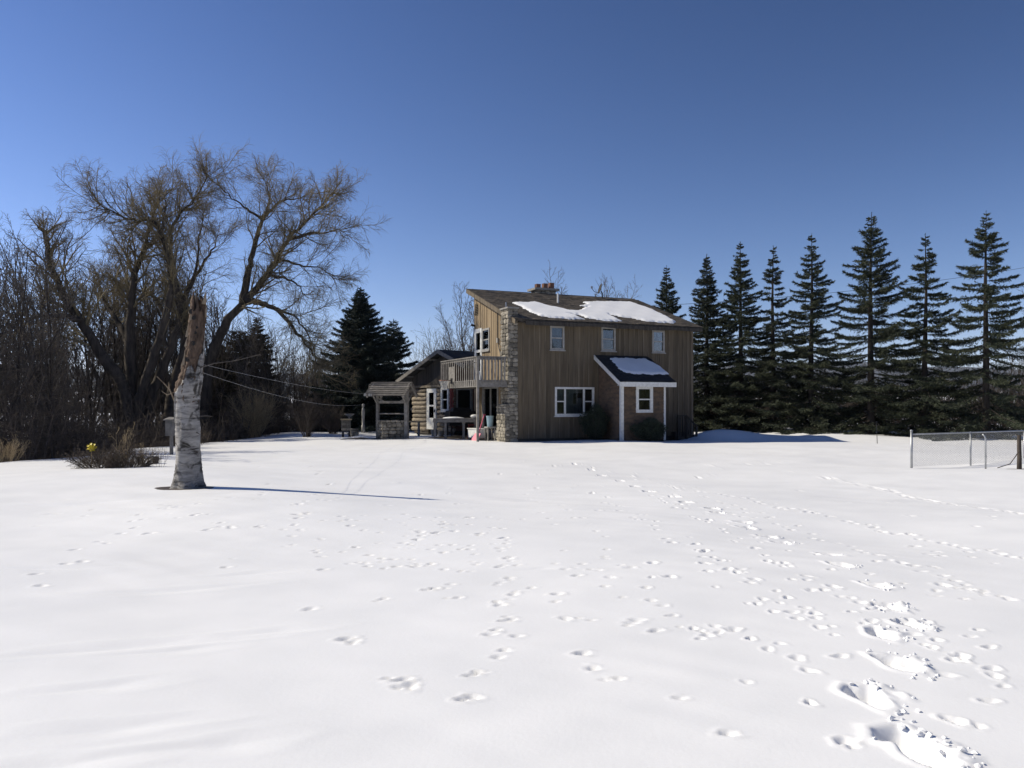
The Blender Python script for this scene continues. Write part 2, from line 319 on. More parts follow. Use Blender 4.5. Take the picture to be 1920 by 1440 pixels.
SPR = [(1250,500,50.5),(1325,478,48.5),(1388,455,47),(1450,462,45.7),(1522,440,44.2),(1634,400,42.2),(1735,440,40.3),(1849,398,38.4)]
for x, y, d in SPR: q = at(x, 755, d); blob(q.x, q.y+.3, 2.4, 1.1, .66, -.7)
bp_ = on_ground(352, 925); blob(bp_.x-.02, bp_.y-.12, .6, .4, .75)
for dx in np.linspace(-1, 1, 3): dent(bp_.x+dx*.15, bp_.y-.1, 0, .3, .2, .035, .1, .2)
blob(-10.9, 21.6, .95, .32, .62); blob(13.5, 21.1, .7, .2, .66)
ny, nx = GX.shape
idx = np.arange(nx*ny).reshape(ny, nx)
F = np.stack([idx[:-1,:-1], idx[:-1,1:], idx[1:,1:], idx[1:,:-1]], -1).reshape(-1,4)
me = fast_mesh('ground', np.stack([GX, GY, GZ], -1).reshape(-1,3), [F], M['ground'], True)
a = me.attributes.new('litter', 'FLOAT', 'POINT'); a.data.foreach_set('value', lit.ravel().astype(np.float32))
tag(link('ground', me), kind='structure')

# crumbs of snow kicked up around the boot prints
cr = np.random.RandomState(6); ico = np.array([(0,0,1),(.89,0,.45),(.28,.85,.45),(-.72,.53,.45),(-.72,-.53,.45),(.28,-.85,.45),(.72,.53,-.45),(-.28,.85,-.45),(-.89,0,-.45),(-.28,-.85,-.45),(.72,-.53,-.45),(0,0,-1)])
icf = np.array([(0,1,2),(0,2,3),(0,3,4),(0,4,5),(0,5,1),(1,6,2),(2,7,3),(3,8,4),(4,9,5),(5,10,1),(2,6,7),(3,7,8),(4,8,9),(5,9,10),(1,10,6),(11,7,6),(11,8,7),(11,9,8),(11,10,9),(11,6,10)])
Vc = []; Fc = []
for i, (x, y, r) in enumerate(crumbs):
    ii = min(np.searchsorted(xs, x), len(xs)-1); jj = min(np.searchsorted(ys, y), len(ys)-1)
    Vc.append(np.array([x, y, GZ[jj,ii]+r*.35])+ico*r*(1+.3*cr.randn(12,1))*np.array([1,1,.7])); Fc.append(icf+12*i)
tag(link('snow_crumbs', fast_mesh('snow_crumbs', np.concatenate(Vc), [np.concatenate(Fc)], M['snow'])), 'crumbs of snow scattered along the boot tracks', 'snow', kind='stuff')
# distant wooded hills beyond the valley
def hills(name, y0, hmax, seed, mat_, xr=6500):
    r = np.random.RandomState(seed); X = np.linspace(-xr, xr, 260); T = np.linspace(0, 1, 26)
    prof = .75+.13*np.sin(X*.0011+r.rand()*6)+.08*np.sin(X*.0027+r.rand()*6)+.03*np.sin(X*.008+r.rand()*6)
    x, t = np.meshgrid(X, T); z = 30+hmax*np.interp(X, X, prof)[None]*np.sin(t*math.pi*.5)**1.3+6*np.sin(x*.02+t*9)*t
    y = y0+t*1800; V = np.stack([x, y, z], -1).reshape(-1,3)
    i = np.arange(26*260).reshape(26,260); F = np.stack([i[:-1,:-1], i[:-1,1:], i[1:,1:], i[1:,:-1]], -1).reshape(-1,4)
    tag(link(name, fast_mesh(name, V, [F], mat_, True)), kind='structure')
M['hill'] = mat('wooded_hill', (.075,.075,.075), (.045,.046,.05), .95, (.006,.006,.006), 6, lo=.3, hi=.7)
hills('hills', 3000, 215, 4, M['hill'])

# ------------------------------------------------------------------ house
house = empty('house', HO, HA, 'two storey tan board house with sloping shed roof and stone chimney pier', 'house')
HW, HD, HE, HT = 9.0, 5.16, 5.3, 7.08
SL = (HT-HE)/HD
hm = Matrix.Translation(HO) @ Matrix.Rotation(HA, 4, 'Z'); hmi = hm.inverted()
def local(mi, x, y, axis_, val):
    o = mi @ Vector((0,0,EYE)); d = (mi.to_3x3() @ ray(x,y)); t = (val-o[axis_])/d[axis_]; return o+d*t
rng = random.Random(3)
def frame_F(origin, along, out):
    """maps (a, n, z): a along wall, n outwards, z up"""
    A = Vector(along); N = Vector(out); O = Vector(origin)
    return Matrix(((A.x, N.x, 0, O.x), (A.y, N.y, 0, O.y), (A.z, N.z, 1, O.z), (0,0,0,1)))
def boards(parent, F, a0, a1, z0, ztop, openings, width, mat_, batten=None, thick=.025, name='board', jit=.004):
    cuts = sorted({a0, a1, *[q for o in openings for q in o[:2] if a0 < q < a1]})
    for c0, c1 in zip(cuts, cuts[1:]):
        n = max(1, round((c1-c0)/width)); ww = (c1-c0)/n
        for i in range(n):
            b0, b1 = c0+i*ww, c0+(i+1)*ww; mid = (b0+b1)/2
            segs = [[z0(mid) if callable(z0) else z0, None]]
            for o in sorted([o for o in openings if o[0] < mid < o[1]], key=lambda o: o[2]):
                segs[-1][1] = o[2]; segs.append([o[3], None])
            for s0, s1 in segs:
                t0 = t1 = s1
                if s1 is None: t0, t1 = ztop(b0), ztop(b1)
                if min(t0, t1)-s0 < .03: continue
                k = rng.uniform(0, jit); gap = .004
                MB(F).hexa([(b0+gap,-thick,s0),(b1-gap,-thick,s0),(b1-gap,k,s0),(b0+gap,k,s0),(b0+gap,-thick,t0),(b1-gap,-thick,t1),(b1-gap,k,t1),(b0+gap,k,t0)]).build(name, mat_, parent)
                if batten and i > 0:
                    MB(F).hexa([(b0-.025,.0045,s0),(b0+.025,.0045,s0),(b0+.025,.022,s0),(b0-.025,.022,s0),(b0-.025,.0045,t0-.002),(b0+.025,.0045,t0-.002),(b0+.025,.022,t0-.002),(b0-.025,.022,t0-.002)]).build('batten', batten, parent)
def window(parent, F, o, fm, fw=.07, rail=True, mull=(), curtain=None, sill=True, proud=.035, name='window'):
    a0, a1, z0, z1 = o; m = MB(F)
    m.box(a0-.02, a0+fw, -.06, proud, z0-.02, z1+.02).box(a1-fw, a1+.02, -.06, proud, z0-.02, z1+.02)
    m.box(a0+fw, a1-fw, -.06, proud, z1-fw, z1+.02).box(a0+fw, a1-fw, -.06, proud, z0-.02, z0+fw)
    wn = m.build(name, fm, parent)
    edges = [a0+fw]+[q for q in mull for q in (q-.035, q+.035)]+[a1-fw]
    for q in mull: MB(F).box(q-.035, q+.035, -.05, proud-.004, z0+fw, z1-fw).build('mullion', fm, wn)
    for k in range(0, len(edges), 2):
        e0, e1 = edges[k], edges[k+1]; zm = (z0+z1)/2
        rr = rail[k//2] if isinstance(rail, (list, tuple)) else rail
        if rr:
            MB(F).box(e0, e1, -.035, .012, zm-.025, zm+.025).build('meeting_rail', fm, wn)
            MB(F).box(e0, e1, -.03, -.022, z0+fw, zm-.025).build('pane', M['glass'], wn); MB(F).box(e0, e1, -.018, -.01, zm+.025, z1-fw).build('pane', M['glass'], wn)
        else: MB(F).box(e0, e1, -.03, -.022, z0+fw, z1-fw).build('pane', M['glass'], wn)
    if sill: MB(F).box(a0-.06, a1+.06, -.02, proud+.045, z0-.065, z0-.022).build('sill', fm, wn)
    ia0, ia1, iz0, iz1 = a0+fw, a1-fw, z0+fw, z1-fw; W_ = ia1-ia0; H_ = iz1-iz0
    if curtain == 'tri':   # tied-back curtains leave a dark triangle
        c = MB(F); n = 8
        for sgn in (0, 1):
            for i in range(n):
                t0, t1 = i/n, (i+1)/n; w0 = .5*(1-.95*min(1,t0*1.15))*1; w1 = .5*(1-.95*min(1,t1*1.15))
                # width of cloth from the side: full at the top, tied to the side at the bottom
                za, zb = iz1-t0*H_, iz1-t1*H_
                xa0 = ia0 if not sgn else ia1; k = 1 if not sgn else -1
                c.add([(xa0,-.1,za),(xa0+k*W_*w0,-.11,za),(xa0+k*W_*w1,-.11,zb),(xa0,-.1,zb)], [(0,1,2,3)])
        c.build('curtain', M['curtain'], wn)
    elif curtain == 'half': MB(F).box(ia0, ia1, -.12, -.1, iz0, iz0+H_*.5).build('curtain', M['curtain'], wn)
    elif curtain == 'blind': MB(F).box(ia0, ia1, -.12, -.1, iz0+H_*.62, iz1).build('curtain', M['curtain'], wn)
    elif curtain == 'top': MB(F).box(ia0, ia1, -.12, -.1, iz0+H_*.06, iz1).build('curtain', M['curtain'], wn)
    return wn
Ff = frame_F((0,0,0), (1,0,0), (0,-1,0))      # front wall
Fl = frame_F((0,0,0), (0,1,0), (-1,0,0))      # left wall
def fo(x0, y0, x1, y1, pad=0):
    p = local(hmi, x0, y1, 1, 0); q = local(hmi, x1, y0, 1, 0); return (p.x, q.x, p.z, q.z)
VS0_ = 3.94
UW = [fo(1032,613,1057,655), fo(1128,615,1153,657), fo(1223,621,1245,660)]
PW = fo(1041,727,1113,779)
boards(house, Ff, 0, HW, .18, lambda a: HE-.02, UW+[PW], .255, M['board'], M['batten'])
for o, c in zip(UW, ('blind', 'tri', 'tri')): window(house, Ff, o, M['offwhite'], .06, curtain=c)
wpw = PW[1]-PW[0]
pw_ = window(house, Ff, PW, M['white'], .07, rail=(True, False, True), mull=(PW[0]+wpw*.25, PW[0]+wpw*.745), curtain=None)
c = MB(Ff)
for a0, a1, z0, z1 in ((.02,.25,.55,.96),(.26,.46,.05,.95),(.46,.72,.05,.42),(.6,.73,.42,.62),(.46,.5,.4,.95),(.5,.72,.8,.95)):
    c.box(PW[0]+wpw*a0, PW[0]+wpw*a1, -.14-.02*a0, -.12-.02*a0, PW[2]+(PW[3]-PW[2])*z0, PW[2]+(PW[3]-PW[2])*z1)
c.build('curtain', M['curtain'], pw_)
# left wall
def lo_(x0, y0, x1, y1):
    p = local(hmi, x1, y1, 0, 0); q = local(hmi, x0, y0, 0, 0); return (p.y, q.y, p.z, q.z)
DW = lo_(890.5,618,904,700); DW = (DW[0], min(DW[1],5.08), 2.72, DW[3]); LW = lo_(905,618,918,656); VT = lo_(890.5,571,897,591)
VT = (VT[0], min(VT[1], 5.06), VT[2], VT[3]); SD = (2.07, 4.0, .35, 2.5)
boards(house, Fl, 0, HD, .18, lambda a: HE+SL*a-.1, [DW, LW, VT, SD], .2, M['sunlit_board'], M['sunlit_board'])
window(house, Fl, LW, M['offwhite'], .07, curtain='top')
def door(parent, F, o, fm, split=.5, panes=((.2,.62),(.66,.93)), inset=.22, name='door', handle_side=1):
    a0, a1, z0, z1 = o; H_ = z1-z0; W_ = a1-a0
    m = MB(F); zs = [0]+[q for pr in panes for q in pr]+[1]
    i0, i1 = a0+W_*inset, a1-W_*inset
    m.box(a0, i0, -.05, .03, z0, z1).box(i1, a1, -.05, .03, z0, z1)
    for k in range(0, len(zs), 2): m.box(i0, i1, -.05, .028, z0+H_*zs[k], z0+H_*zs[k+1])
    d = m.build(name, fm, parent)
    for p0, p1 in panes: MB(F).box(i0, i1, -.02, -.01, z0+H_*p0, z0+H_*p1).build('pane', M['glass'], d)
    h = a1-.12*W_ if handle_side > 0 else a0+.12*W_
    MB(F).box(h-.02, h+.02, .03, .07, z0+H_*.42, z0+H_*.49).build('handle', M['dark_metal'], d)
    return d
door(house, Fl, DW, M['white'], panes=((.2,.55),(.6,.92)), inset=.2, handle_side=-1)
v = MB(Fl); v.box(VT[0], VT[1], -.06, -.03, VT[2], VT[3])
vo = v.build('vent', M['inside'], house)
for i in range(7):
    z = VT[2]+(VT[3]-VT[2])*(i+.5)/7; MB(Fl).hexa([(VT[0],-.03,z+.02),(VT[1],-.03,z+.02),(VT[1],.02,z-.03),(VT[0],.02,z-.03),(VT[0],-.03,z+.032),(VT[1],-.03,z+.032),(VT[1],.02,z-.018),(VT[0],.02,z-.018)]).build('slat', M['board'], vo)
# sliding patio door
m = MB(Fl); m.box(SD[0], SD[0]+.12, -.05, .04, SD[2], SD[3]).box(SD[1]-.14, SD[1], -.05, .04, SD[2], SD[3]).box(SD[0]+.12, SD[1]-.14, -.05, .04, SD[3]-.14, SD[3]).box(SD[0]+.12, SD[1]-.14, -.05, .04, SD[2], SD[2]+.12)
sd = m.build('patio_door', M['offwhite'], house); mid = (SD[0]+SD[1])/2
MB(Fl).box(mid-.04, mid+.04, -.045, .025, SD[2]+.12, SD[3]-.14).build('door_stile', M['offwhite'], sd)
MB(Fl).box(SD[0]+.12, mid-.04, -.02, -.012, SD[2]+.12, SD[3]-.14).build('pane', M['glass'], sd); MB(Fl).box(mid+.04, SD[1]-.14, -.034, -.026, SD[2]+.12, SD[3]-.14).build('pane', M['glass'], sd)
MB(Fl).box(SD[0]-.1, SD[1]+.1, .0, .16, .12, .34).build('door_step', M['concrete'], house)
# other walls, foundation, interior floors
MB().box(.03, HW-.03, HD-.1, HD-.03, .1, HT-.12).build('rear_wall', M['board'], house)
MB().hexa([(HW-.09,.03,.1),(HW-.03,.03,.1),(HW-.03,HD-.1,.1),(HW-.09,HD-.1,.1),(HW-.09,.03,HE-.03),(HW-.03,.03,HE-.03),(HW-.03,HD-.1,HT-.2),(HW-.09,HD-.1,HT-.2)]).build('right_wall', M['board'], house)
MB().box(.03, HW-.03, .03, HD-.03, -.3, .18).build('foundation', M['dark_found'], house)
MB().box(.04, HW-.1, .04, HD-.11, 2.52, 2.66).build('upper_floor', M['inside'], house)
MB().box(.3, HW-.1, .5, .55, .2, 2.5).box(.3, HW-.1, .5, .55, 2.7, 5.3).box(.25, .3, .05, HD-.2, .2, 2.5).box(.25, .3, .05, HD-.2, 2.7, 5.4).box(VS0_+.08, VS0_+2.1, -.5, -.45, .16, 2.9).build('dark_backing', M['inside'], house)  # dark panels added close behind the panes to darken the windows
MB(Fl).box(-.02, .07, .004, .03, .18, HE-.06).build('corner_board', M['batten'], house)
MB(Ff).box(HW-.09, HW+.02, .023, .04, .18, HE-.04).build('corner_board', M['batten'], house)
# main roof: deck + shingle courses
def roof_pt(s, q, dz=0): return (s, q, HE+SL*q+dz)
RS0, RS1, RQ0, RQ1 = -.3, HW+.25, -.38, HD+.22
def sag(s, q): return -.05*math.exp(-((s-1.4)/1.6)**2)*max(0, 1-q/2.5)
m = MB(); m.hexa([roof_pt(RS0,RQ0,.0),roof_pt(RS1,RQ0,.0),roof_pt(RS1,RQ1,.0),roof_pt(RS0,RQ1,.0),roof_pt(RS0,RQ0,.07),roof_pt(RS1,RQ0,.07),roof_pt(RS1,RQ1,.07),roof_pt(RS0,RQ1,.07)])
roof = m.build('roof', M['dark_board'], house)
def shingles(name, parent, P, s0, s1, q0, q1, ex, wd, mat_, seed, th=.022, lift=.012):
    r = random.Random(seed); m = MB(); nq = int((q1-q0)/ex)
    for j in range(nq):
        q = q0+j*ex; s = s0-r.uniform(0,wd)
        while s < s1:
            w_ = wd*r.uniform(.6,1.35); a, b = max(s, s0), min(s+w_-.008, s1)
            if b-a > .02:
                k = lift+r.uniform(0,.014); e_ = q-r.uniform(0,.03); u = q+ex*1.6
                m.hexa([P(a,e_,k),P(b,e_,k),P(b,u,0),P(a,u,0),P(a,e_,k+th),P(b,e_,k+th),P(b,u,th*.4),P(a,u,th*.4)])
            s += w_
    o = m.build(name, mat_, parent); o['kind'] = 'stuff'; return o
shingles('shingles', roof, lambda s, q, z: roof_pt(s, q, .072+z), RS0-.02, RS1+.02, RQ0-.02, RQ1-.2, .15, .27, M['shingle'], 2)
m = MB(); m.hexa([roof_pt(RS0-.03,RQ0-.1,-.12),roof_pt(RS0,RQ0-.1,-.12),roof_pt(RS0,RQ1,-.12),roof_pt(RS0-.03,RQ1,-.12),roof_pt(RS0-.03,RQ0-.1,.075),roof_pt(RS0,RQ0-.1,.075),roof_pt(RS0,RQ1,.075),roof_pt(RS0-.03,RQ1,.075)])
m.build('rake_board', M['batten'], house)
m = MB(); m.hexa([roof_pt(RS0,RQ1-.001,-.14),roof_pt(RS1,RQ1-.001,-.14),roof_pt(RS1,RQ1+.03,-.14),roof_pt(RS0,RQ1+.03,-.14),roof_pt(RS0,RQ1-.001,.09),roof_pt(RS1,RQ1-.001,.09),roof_pt(RS1,RQ1+.03,.09),roof_pt(RS0,RQ1+.03,.09)])
m.build('ridge_board', M['dark_board'], house)
m = MB()
for i in range(12):
    a, b = RS0+.5+(RS1-RS0-.5)*i/12, RS0+.5+(RS1-RS0-.5)*(i+1)/12-.01
    zz = lambda s: -.02*math.sin(s*1.3)-.02*math.sin(s*3.1)
    m.hexa([roof_pt(a,RQ0-.07,-.13+zz(a)),roof_pt(b,RQ0-.07,-.13+zz(b)),roof_pt(b,RQ0-.003,-.13+zz(b)),roof_pt(a,RQ0-.003,-.13+zz(a)),roof_pt(a,RQ0-.07,.03),roof_pt(b,RQ0-.07,.03),roof_pt(b,RQ0-.003,.03),roof_pt(a,RQ0-.003,.03)])
m.build('fascia', M['dark_board'], house)
MB().box(.0, HW, -.3, -.0, HE-.18, HE-.1).build('soffit', M['dark_board'], house)
# stone pier at the front-left corner
def stone_meshes(n, seed):
    out = []
    for i in range(n):
        r = random.Random(seed+i); import bmesh as bmm
        b = bmm.new(); bmm.ops.create_cube(b, size=1); bmm.ops.subdivide_edges(b, edges=b.edges[:], cuts=1, use_grid_fill=True)
        for q in b.verts:
            nz = sum(abs(k) > .4 for k in q.co); f = {3:.8, 2:.93, 1:1.08, 0:1}[nz]
            q.co = q.co*f+Vector((r.uniform(-.05,.05), r.uniform(-.05,.05), r.uniform(-.05,.05)))
        me = bpy.data.meshes.new('stone'); b.to_mesh(me); b.free(); me.materials.append(M['stone']); out.append(me)
    return out
STONES = stone_meshes(9, 40)
def stone_face(parent, F, a0, a1, z0, z1, size, seed, depth=.1, proud=.035, corner=.0):
    r = random.Random(seed); z = z0
    while z < z1-.03:
        h = min(r.uniform(.7,1.3)*size*.75, z1-z); a = a0-corner
        if z1-z-h < .05: h = z1-z
        while a < a1-.02:
            w_ = r.uniform(.7,1.7)*size
            if a1-a-w_ < size*.45: w_ = a1+corner-a
            o = link('stone', r.choice(STONES), parent)
            Mx = F @ Matrix.Translation((a+w_/2, proud-depth/2+r.uniform(-.012,.02), z+h/2)) @ Matrix.Rotation(r.uniform(-.06,.06), 4, 'Y') @ Matrix.Diagonal((w_*.98, depth, h*.97, 1))
            o.matrix_local = Mx; a += w_
        z += h
PU0, PV1, PZ = -.45, .72, 5.72
pier = MB().box(PU0+.03, -.03, -.05, PV1-.03, -.1, PZ-.03).build('chimney_pier', M['mortar'], house)
stone_face(pier, frame_F((PU0+.02,0,0),(0,1,0),(-1,0,0)), -.05, PV1, 0, PZ, .23, 1, .12, .04, .03)
stone_face(pier, frame_F((0,-.04,0),(1,0,0),(0,-1,0)), PU0, 0, 0, PZ, .23, 2, .12, .035, .0)
MB().box(PU0-.06, .02, -.12, PV1+.03, PZ-.02, PZ+.05).build('cap', M['concrete'], pier)
MB().tube([(PU0-.05+.3,PV1+.05,PZ),(PU0+.25,PV1+.05,PZ+.35)], .03, 6).build('vent_pipe', M['galv'], house)
# lower stone buttress of the pier
bt = MB().box(PU0-.13, PU0+.02, -.1, PV1+.1, -.1, 1.62).build('buttress', M['mortar'], house)
stone_face(bt, frame_F((PU0-.13,0,0),(0,1,0),(-1,0,0)), -.1, PV1+.1, 0, 1.66, .19, 3, .1, .04, .02)
stone_face(bt, frame_F((0,-.09,0),(1,0,0),(0,-1,0)), PU0-.13, PU0+.04, 0, 1.66, .17, 4, .1, .03)
# rear chimney with flues
cs = 4.07; m = MB().box(cs-.55, cs+.5, HD+.3, HD+1.0, -.1, 7.42); ch = m.build('rear_chimney', M['mortar'], house)
stone_face(ch, frame_F((0,HD+.3,0),(1,0,0),(0,-1,0)), cs-.55, cs+.5, 6.9, 7.42, .2, 7, .1, .03)
stone_face(ch, frame_F((cs-.55,0,0),(0,1,0),(-1,0,0)), HD+.3, HD+1.0, 6.9, 7.42, .2, 8, .1, .03)
MB().box(cs-.72, cs+.66, HD+.18, HD+1.12, 7.42, 7.53).build('cap', M['concrete'], ch)
for i, dx in enumerate((-.36,.04,.4)): MB().box(cs+dx-.12, cs+dx+.11, HD+.5, HD+.75, 7.53, 7.76+.05*i).build('flue', M['clay'], ch)
# roof pipe and left wall conduit
p = local(hmi @ Matrix.Identity(4), 1039, 573, 1, 3.6); MB().tube([(p.x,3.2,HE+SL*3.2),(p.x,3.2,HE+SL*3.2+.55)], .045, 10).build('vent_pipe', M['white'], house)
MB().tube([(-.05,2.05,HE+SL*2.05-.15),(-.05,2.05,4.45),(-.05,1.95,4.2),(-.05,1.5,3.5),(-.05,1.2,2.9)], .022, 6).build('conduit', M['dark_metal'], house)
MB(Fl).box(1.98, 2.1, .03, .1, 4.4, 4.62).build('meter_box', M['offwhite'], house)
MB(Fl).tube([(5.0,.03,5.42),(5.0,.2,5.47)], .05, 8).build('lamp', M['dark_metal'], house)
# vestibule (enclosed porch)
VS0, VS1, VP = 3.94, 6.14, 1.95
vz0, vz1 = 2.62, 3.72
Fvf = frame_F((0,-VP,0),(1,0,0),(0,-1,0)); Fvl = frame_F((VS0,0,0),(0,1,0),(-1,0,0))
p = local(hmi, 1193, 773, 1, -VP); q = local(hmi, 1223, 725, 1, -VP); VW = (p.x, q.x, p.z, q.z)
vr_z = lambda y: vz0+(vz1-vz0)*(y+VP)/VP
porch = MB().box(VS0+.04, VS1-.04, -VP+.05, -.03, -.1, .14).build('porch_base', M['dark_found'], house)
m = MB()
for a0, a1, z0, z1 in ((VS0,VW[0],.12,vz0),(VW[1],VS1,.12,vz0),(VW[0],VW[1],.12,VW[2]),(VW[0],VW[1],VW[3],vz0)): m.box(a0+.02, a1-.001 if a1 < VS1 else a1-.02, -VP+.02, -VP+.05, z0, z1)
m.hexa([(VS0+.02,-VP+.05,.12),(VS0+.05,-VP+.05,.12),(VS0+.05,-.02,.12),(VS0+.02,-.02,.12),(VS0+.02,-VP+.05,vz0+.02),(VS0+.05,-VP+.05,vz0+.02),(VS0+.05,-.02,vz1-.02),(VS0+.02,-.02,vz1-.02)])
m.hexa([(VS1-.05,-VP+.05,.12),(VS1-.02,-VP+.05,.12),(VS1-.02,-.02,.12),(VS1-.05,-.02,.12),(VS1-.05,-VP+.05,vz0+.02),(VS1-.02,-VP+.05,vz0+.02),(VS1-.02,-.02,vz1-.02),(VS1-.05,-.02,vz1-.02)])
pw = m.build('porch_wall', M['cedar'], house)
def wall_shingles(name, parent, F, a0, a1, z0, ztop, ops, seed):
    r = random.Random(seed); m = MB(F); z = z0; ex = .125
    while z < 3.7:
        a = a0-r.uniform(0,.1)
        while a < a1:
            w_ = r.uniform(.08,.2); b0, b1 = max(a,a0), min(a+w_-.006,a1); mid = (b0+b1)/2; t = z+ex*1.25
            if b1-b0 > .02 and t < ztop(b0) and t < ztop(b1) and not any(o[0]-.02 < mid < o[1]+.02 and o[2]-ex < z+ex/2 < o[3]+.02 for o in ops):
                k = .012+r.uniform(0,.012); e_ = z-r.uniform(0,.012)
                m.hexa([(b0,-.018,e_),(b1,-.018,e_),(b1,k,e_),(b0,k,e_),(b0,-.018,t),(b1,-.018,t),(b1,-.012,t),(b0,-.012,t)])
            a += w_
        z += ex
    o = m.build(name, M['cedar'], parent); o['kind'] = 'stuff'
wall_shingles('shingles', pw, Fvf, VS0+.1, VS1-.08, .14, lambda a: vz0+.05, [VW], 5)
wall_shingles('shingles', pw, Fvl, -VP+.1, -.04, .14, lambda a: vr_z(a)-.02, [], 6)
window(house, Fvf, VW, M['white'], .11, curtain=None, sill=False, name='window')
MB(Fvf).box(VS0-.01, VS0+.1, -.02, .035, .1, vz0-.02).build('corner_board', M['white'], house); MB(Fvl).box(-VP-.035, -VP+.1, .002, .035, .1, vz0).build('corner_board', M['white'], house)
MB(Fvf).box(VS1-.08, VS1+.01, -.02, .035, .1, vz0-.02).build('corner_board', M['white'], house)
vsl = (vz1-vz0)/VP
def vp(s, y, dz=0): return (s, y, vz0+vsl*(y+VP)+dz)
PA, PB, PY = VS0-.22, VS1+.36, -VP-.26
m = MB().hexa([vp(PA,PY,.05),vp(PB,PY,.05),vp(PB,-.03,.05),vp(PA,-.03,.05),vp(PA,PY,.13),vp(PB,PY,.13),vp(PB,-.03,.13),vp(PA,-.03,.13)])
pr = m.build('porch_roof', M['black_roof'], house)
shingles('shingles', pr, lambda s, q, z: vp(s, q, .132+z), PA-.02, PB+.02, PY-.02, -.22, .14, .3, M['black_roof'], 9, .01, .004)
MB().hexa([vp(PA-.03,PY-.03,-.06),vp(PA,PY-.03,-.06),vp(PA,-.03,-.06),vp(PA-.03,-.03,-.06),vp(PA-.03,PY-.03,.135),vp(PA,PY-.03,.135),vp(PA,-.03,.135),vp(PA-.03,-.03,.135)]).build('rake_board', M['white'], pr)
MB().box(PA-.03, PB+.02, PY-.035, PY-.002, vp(0,PY)[2]-.08, vp(0,PY)[2]+.12).build('fascia', M['white'], pr)
MB().box(PA+.02, PB-.02, PY, -VP+.02, vp(0,PY)[2]-.04, vp(0,PY)[2]+.0).build('soffit', M['offwhite'], pr)
# balcony along the left wall
BU, BV0, BV1, BZ = -1.8, .02, 4.72, 2.62
m = MB().box(BU, BU+.05, BV0, BV1, BZ-.24, BZ+.02).box(BU+.05, -.47, BV0, BV0+.05, BZ-.24, BZ+.02).box(BU+.05, -.03, BV1-.05, BV1, BZ-.24, BZ+.02)
balcony = m.build('balcony', M['grey_wood'], house)
n = 12
for i in range(n): a = BU-.02+i*(1.78/n); MB().box(a, a+1.78/n-.012, BV0+.8 if a > -.5 else BV0-.02, BV1+.02, BZ+.022, BZ+.055).build('deck_board', M['grey_wood'], balcony)
for i in range(6): y = BV0+.85+i*.72; MB().box(BU+.052, -.03, y, y+.05, BZ-.2, BZ+.015).build('joist', M['grey_wood'], balcony)
RZ = 3.62
MB().box(BU-.06, BU+.06, BV0-.04, BV1, RZ, RZ+.045).box(BU+.06, PU0-.05, BV0-.05, BV0+.07, RZ, RZ+.045).box(BU+.06, -.03, BV1-.06, BV1+.04, RZ, RZ+.045).build('handrail', M['grey_wood'], balcony)
MB().box(BU-.01, BU+.03, BV0+.05, BV1-.05, RZ-.1, RZ-.002).box(BU+.06, PU0-.05, BV0, BV0+.04, RZ-.1, RZ-.002).build('rail', M['grey_wood'], balcony)
for y in (BV0+.03, BV1-.04): MB().box(BU-.035, BU+.055, y-.045, y+.045, BZ-.3 if y > 1 else -.1, RZ-.003).build('post', M['grey_wood'], balcony)
nb = 17
for i in range(nb):
    y = BV0+.16+i*(BV1-BV0-.26)/nb; MB().box(BU-.034, BU-.012, y, y+.06, BZ-.2+rng.uniform(-.01,.01), RZ-.004).build('baluster', M['grey_wood'], balcony)
for i in range(8):
    a = BU+.16+i*.145; MB().box(a, a+.065, BV0-.042, BV0-.004, BZ-.05, RZ-.004).build('baluster', M['grey_wood'], balcony)
MB().box(BU+.06, BU+.12, BV0-.06, BV0-.02, BZ-.24, BZ-.02)
# ------------------------------------------------------------------ snow on roofs
def snow_patch(name, label, mi, mw, plane_fn, poly_px, solve, th, mat_=None, step=.045, edge=.16):
    P = np.array([solve(x, y) for x, y in poly_px]); r = np.random.RandomState(3)
    S = np.arange(P[:,0].min()-.1, P[:,0].max()+.1, step); Q = np.arange(P[:,1].min()-.1, P[:,1].max()+.1, step)
    X, Y = np.meshgrid(S, Q); ins = np.zeros(X.shape, bool); D = np.full(X.shape, 9.)
    n = len(P); Xj = X+.03*np.sin(Y*9)+.02*np.sin(Y*23+X*11); Yj = Y+.03*np.sin(X*8)+.02*np.sin(X*21+2)
    for i in range(n):
        (x0,y0), (x1,y1) = P[i], P[(i+1)%n]
        c_ = ((y0 > Yj) != (y1 > Yj)) & (Xj < (x1-x0)*(Yj-y0)/(y1-y0+1e-12)+x0); ins ^= c_
        dx, dy = x1-x0, y1-y0; t = np.clip(((Xj-x0)*dx+(Yj-y0)*dy)/(dx*dx+dy*dy+1e-12), 0, 1); D = np.minimum(D, np.hypot(Xj-x0-t*dx, Yj-y0-t*dy))
    H = np.where(ins, th*(.35+.65*sstep(0, edge, D))+.008*np.sin(X*5)*np.sin(Y*4), 0)
    keep = ins[:-1,:-1]|ins[1:,:-1]|ins[:-1,1:]|ins[1:,1:]
    V = np.array([plane_fn(a, b, c) for a, b, c in zip(X.ravel(), Y.ravel(), H.ravel()-.012*(~ins.ravel()))])
    ii = np.arange(X.size).reshape(X.shape); F = np.stack([ii[:-1,:-1], ii[:-1,1:], ii[1:,1:], ii[1:,:-1]], -1)[keep]
    used = np.unique(F); rm = np.zeros(X.size, int); rm[used] = np.arange(len(used))
    o = link(name, fast_mesh(name, V[used], [rm[F]], mat_ or M['snow'], True)); o.location = HO; o.rotation_euler = (0,0,HA)
    return tag(o, label, 'snow', kind='stuff')
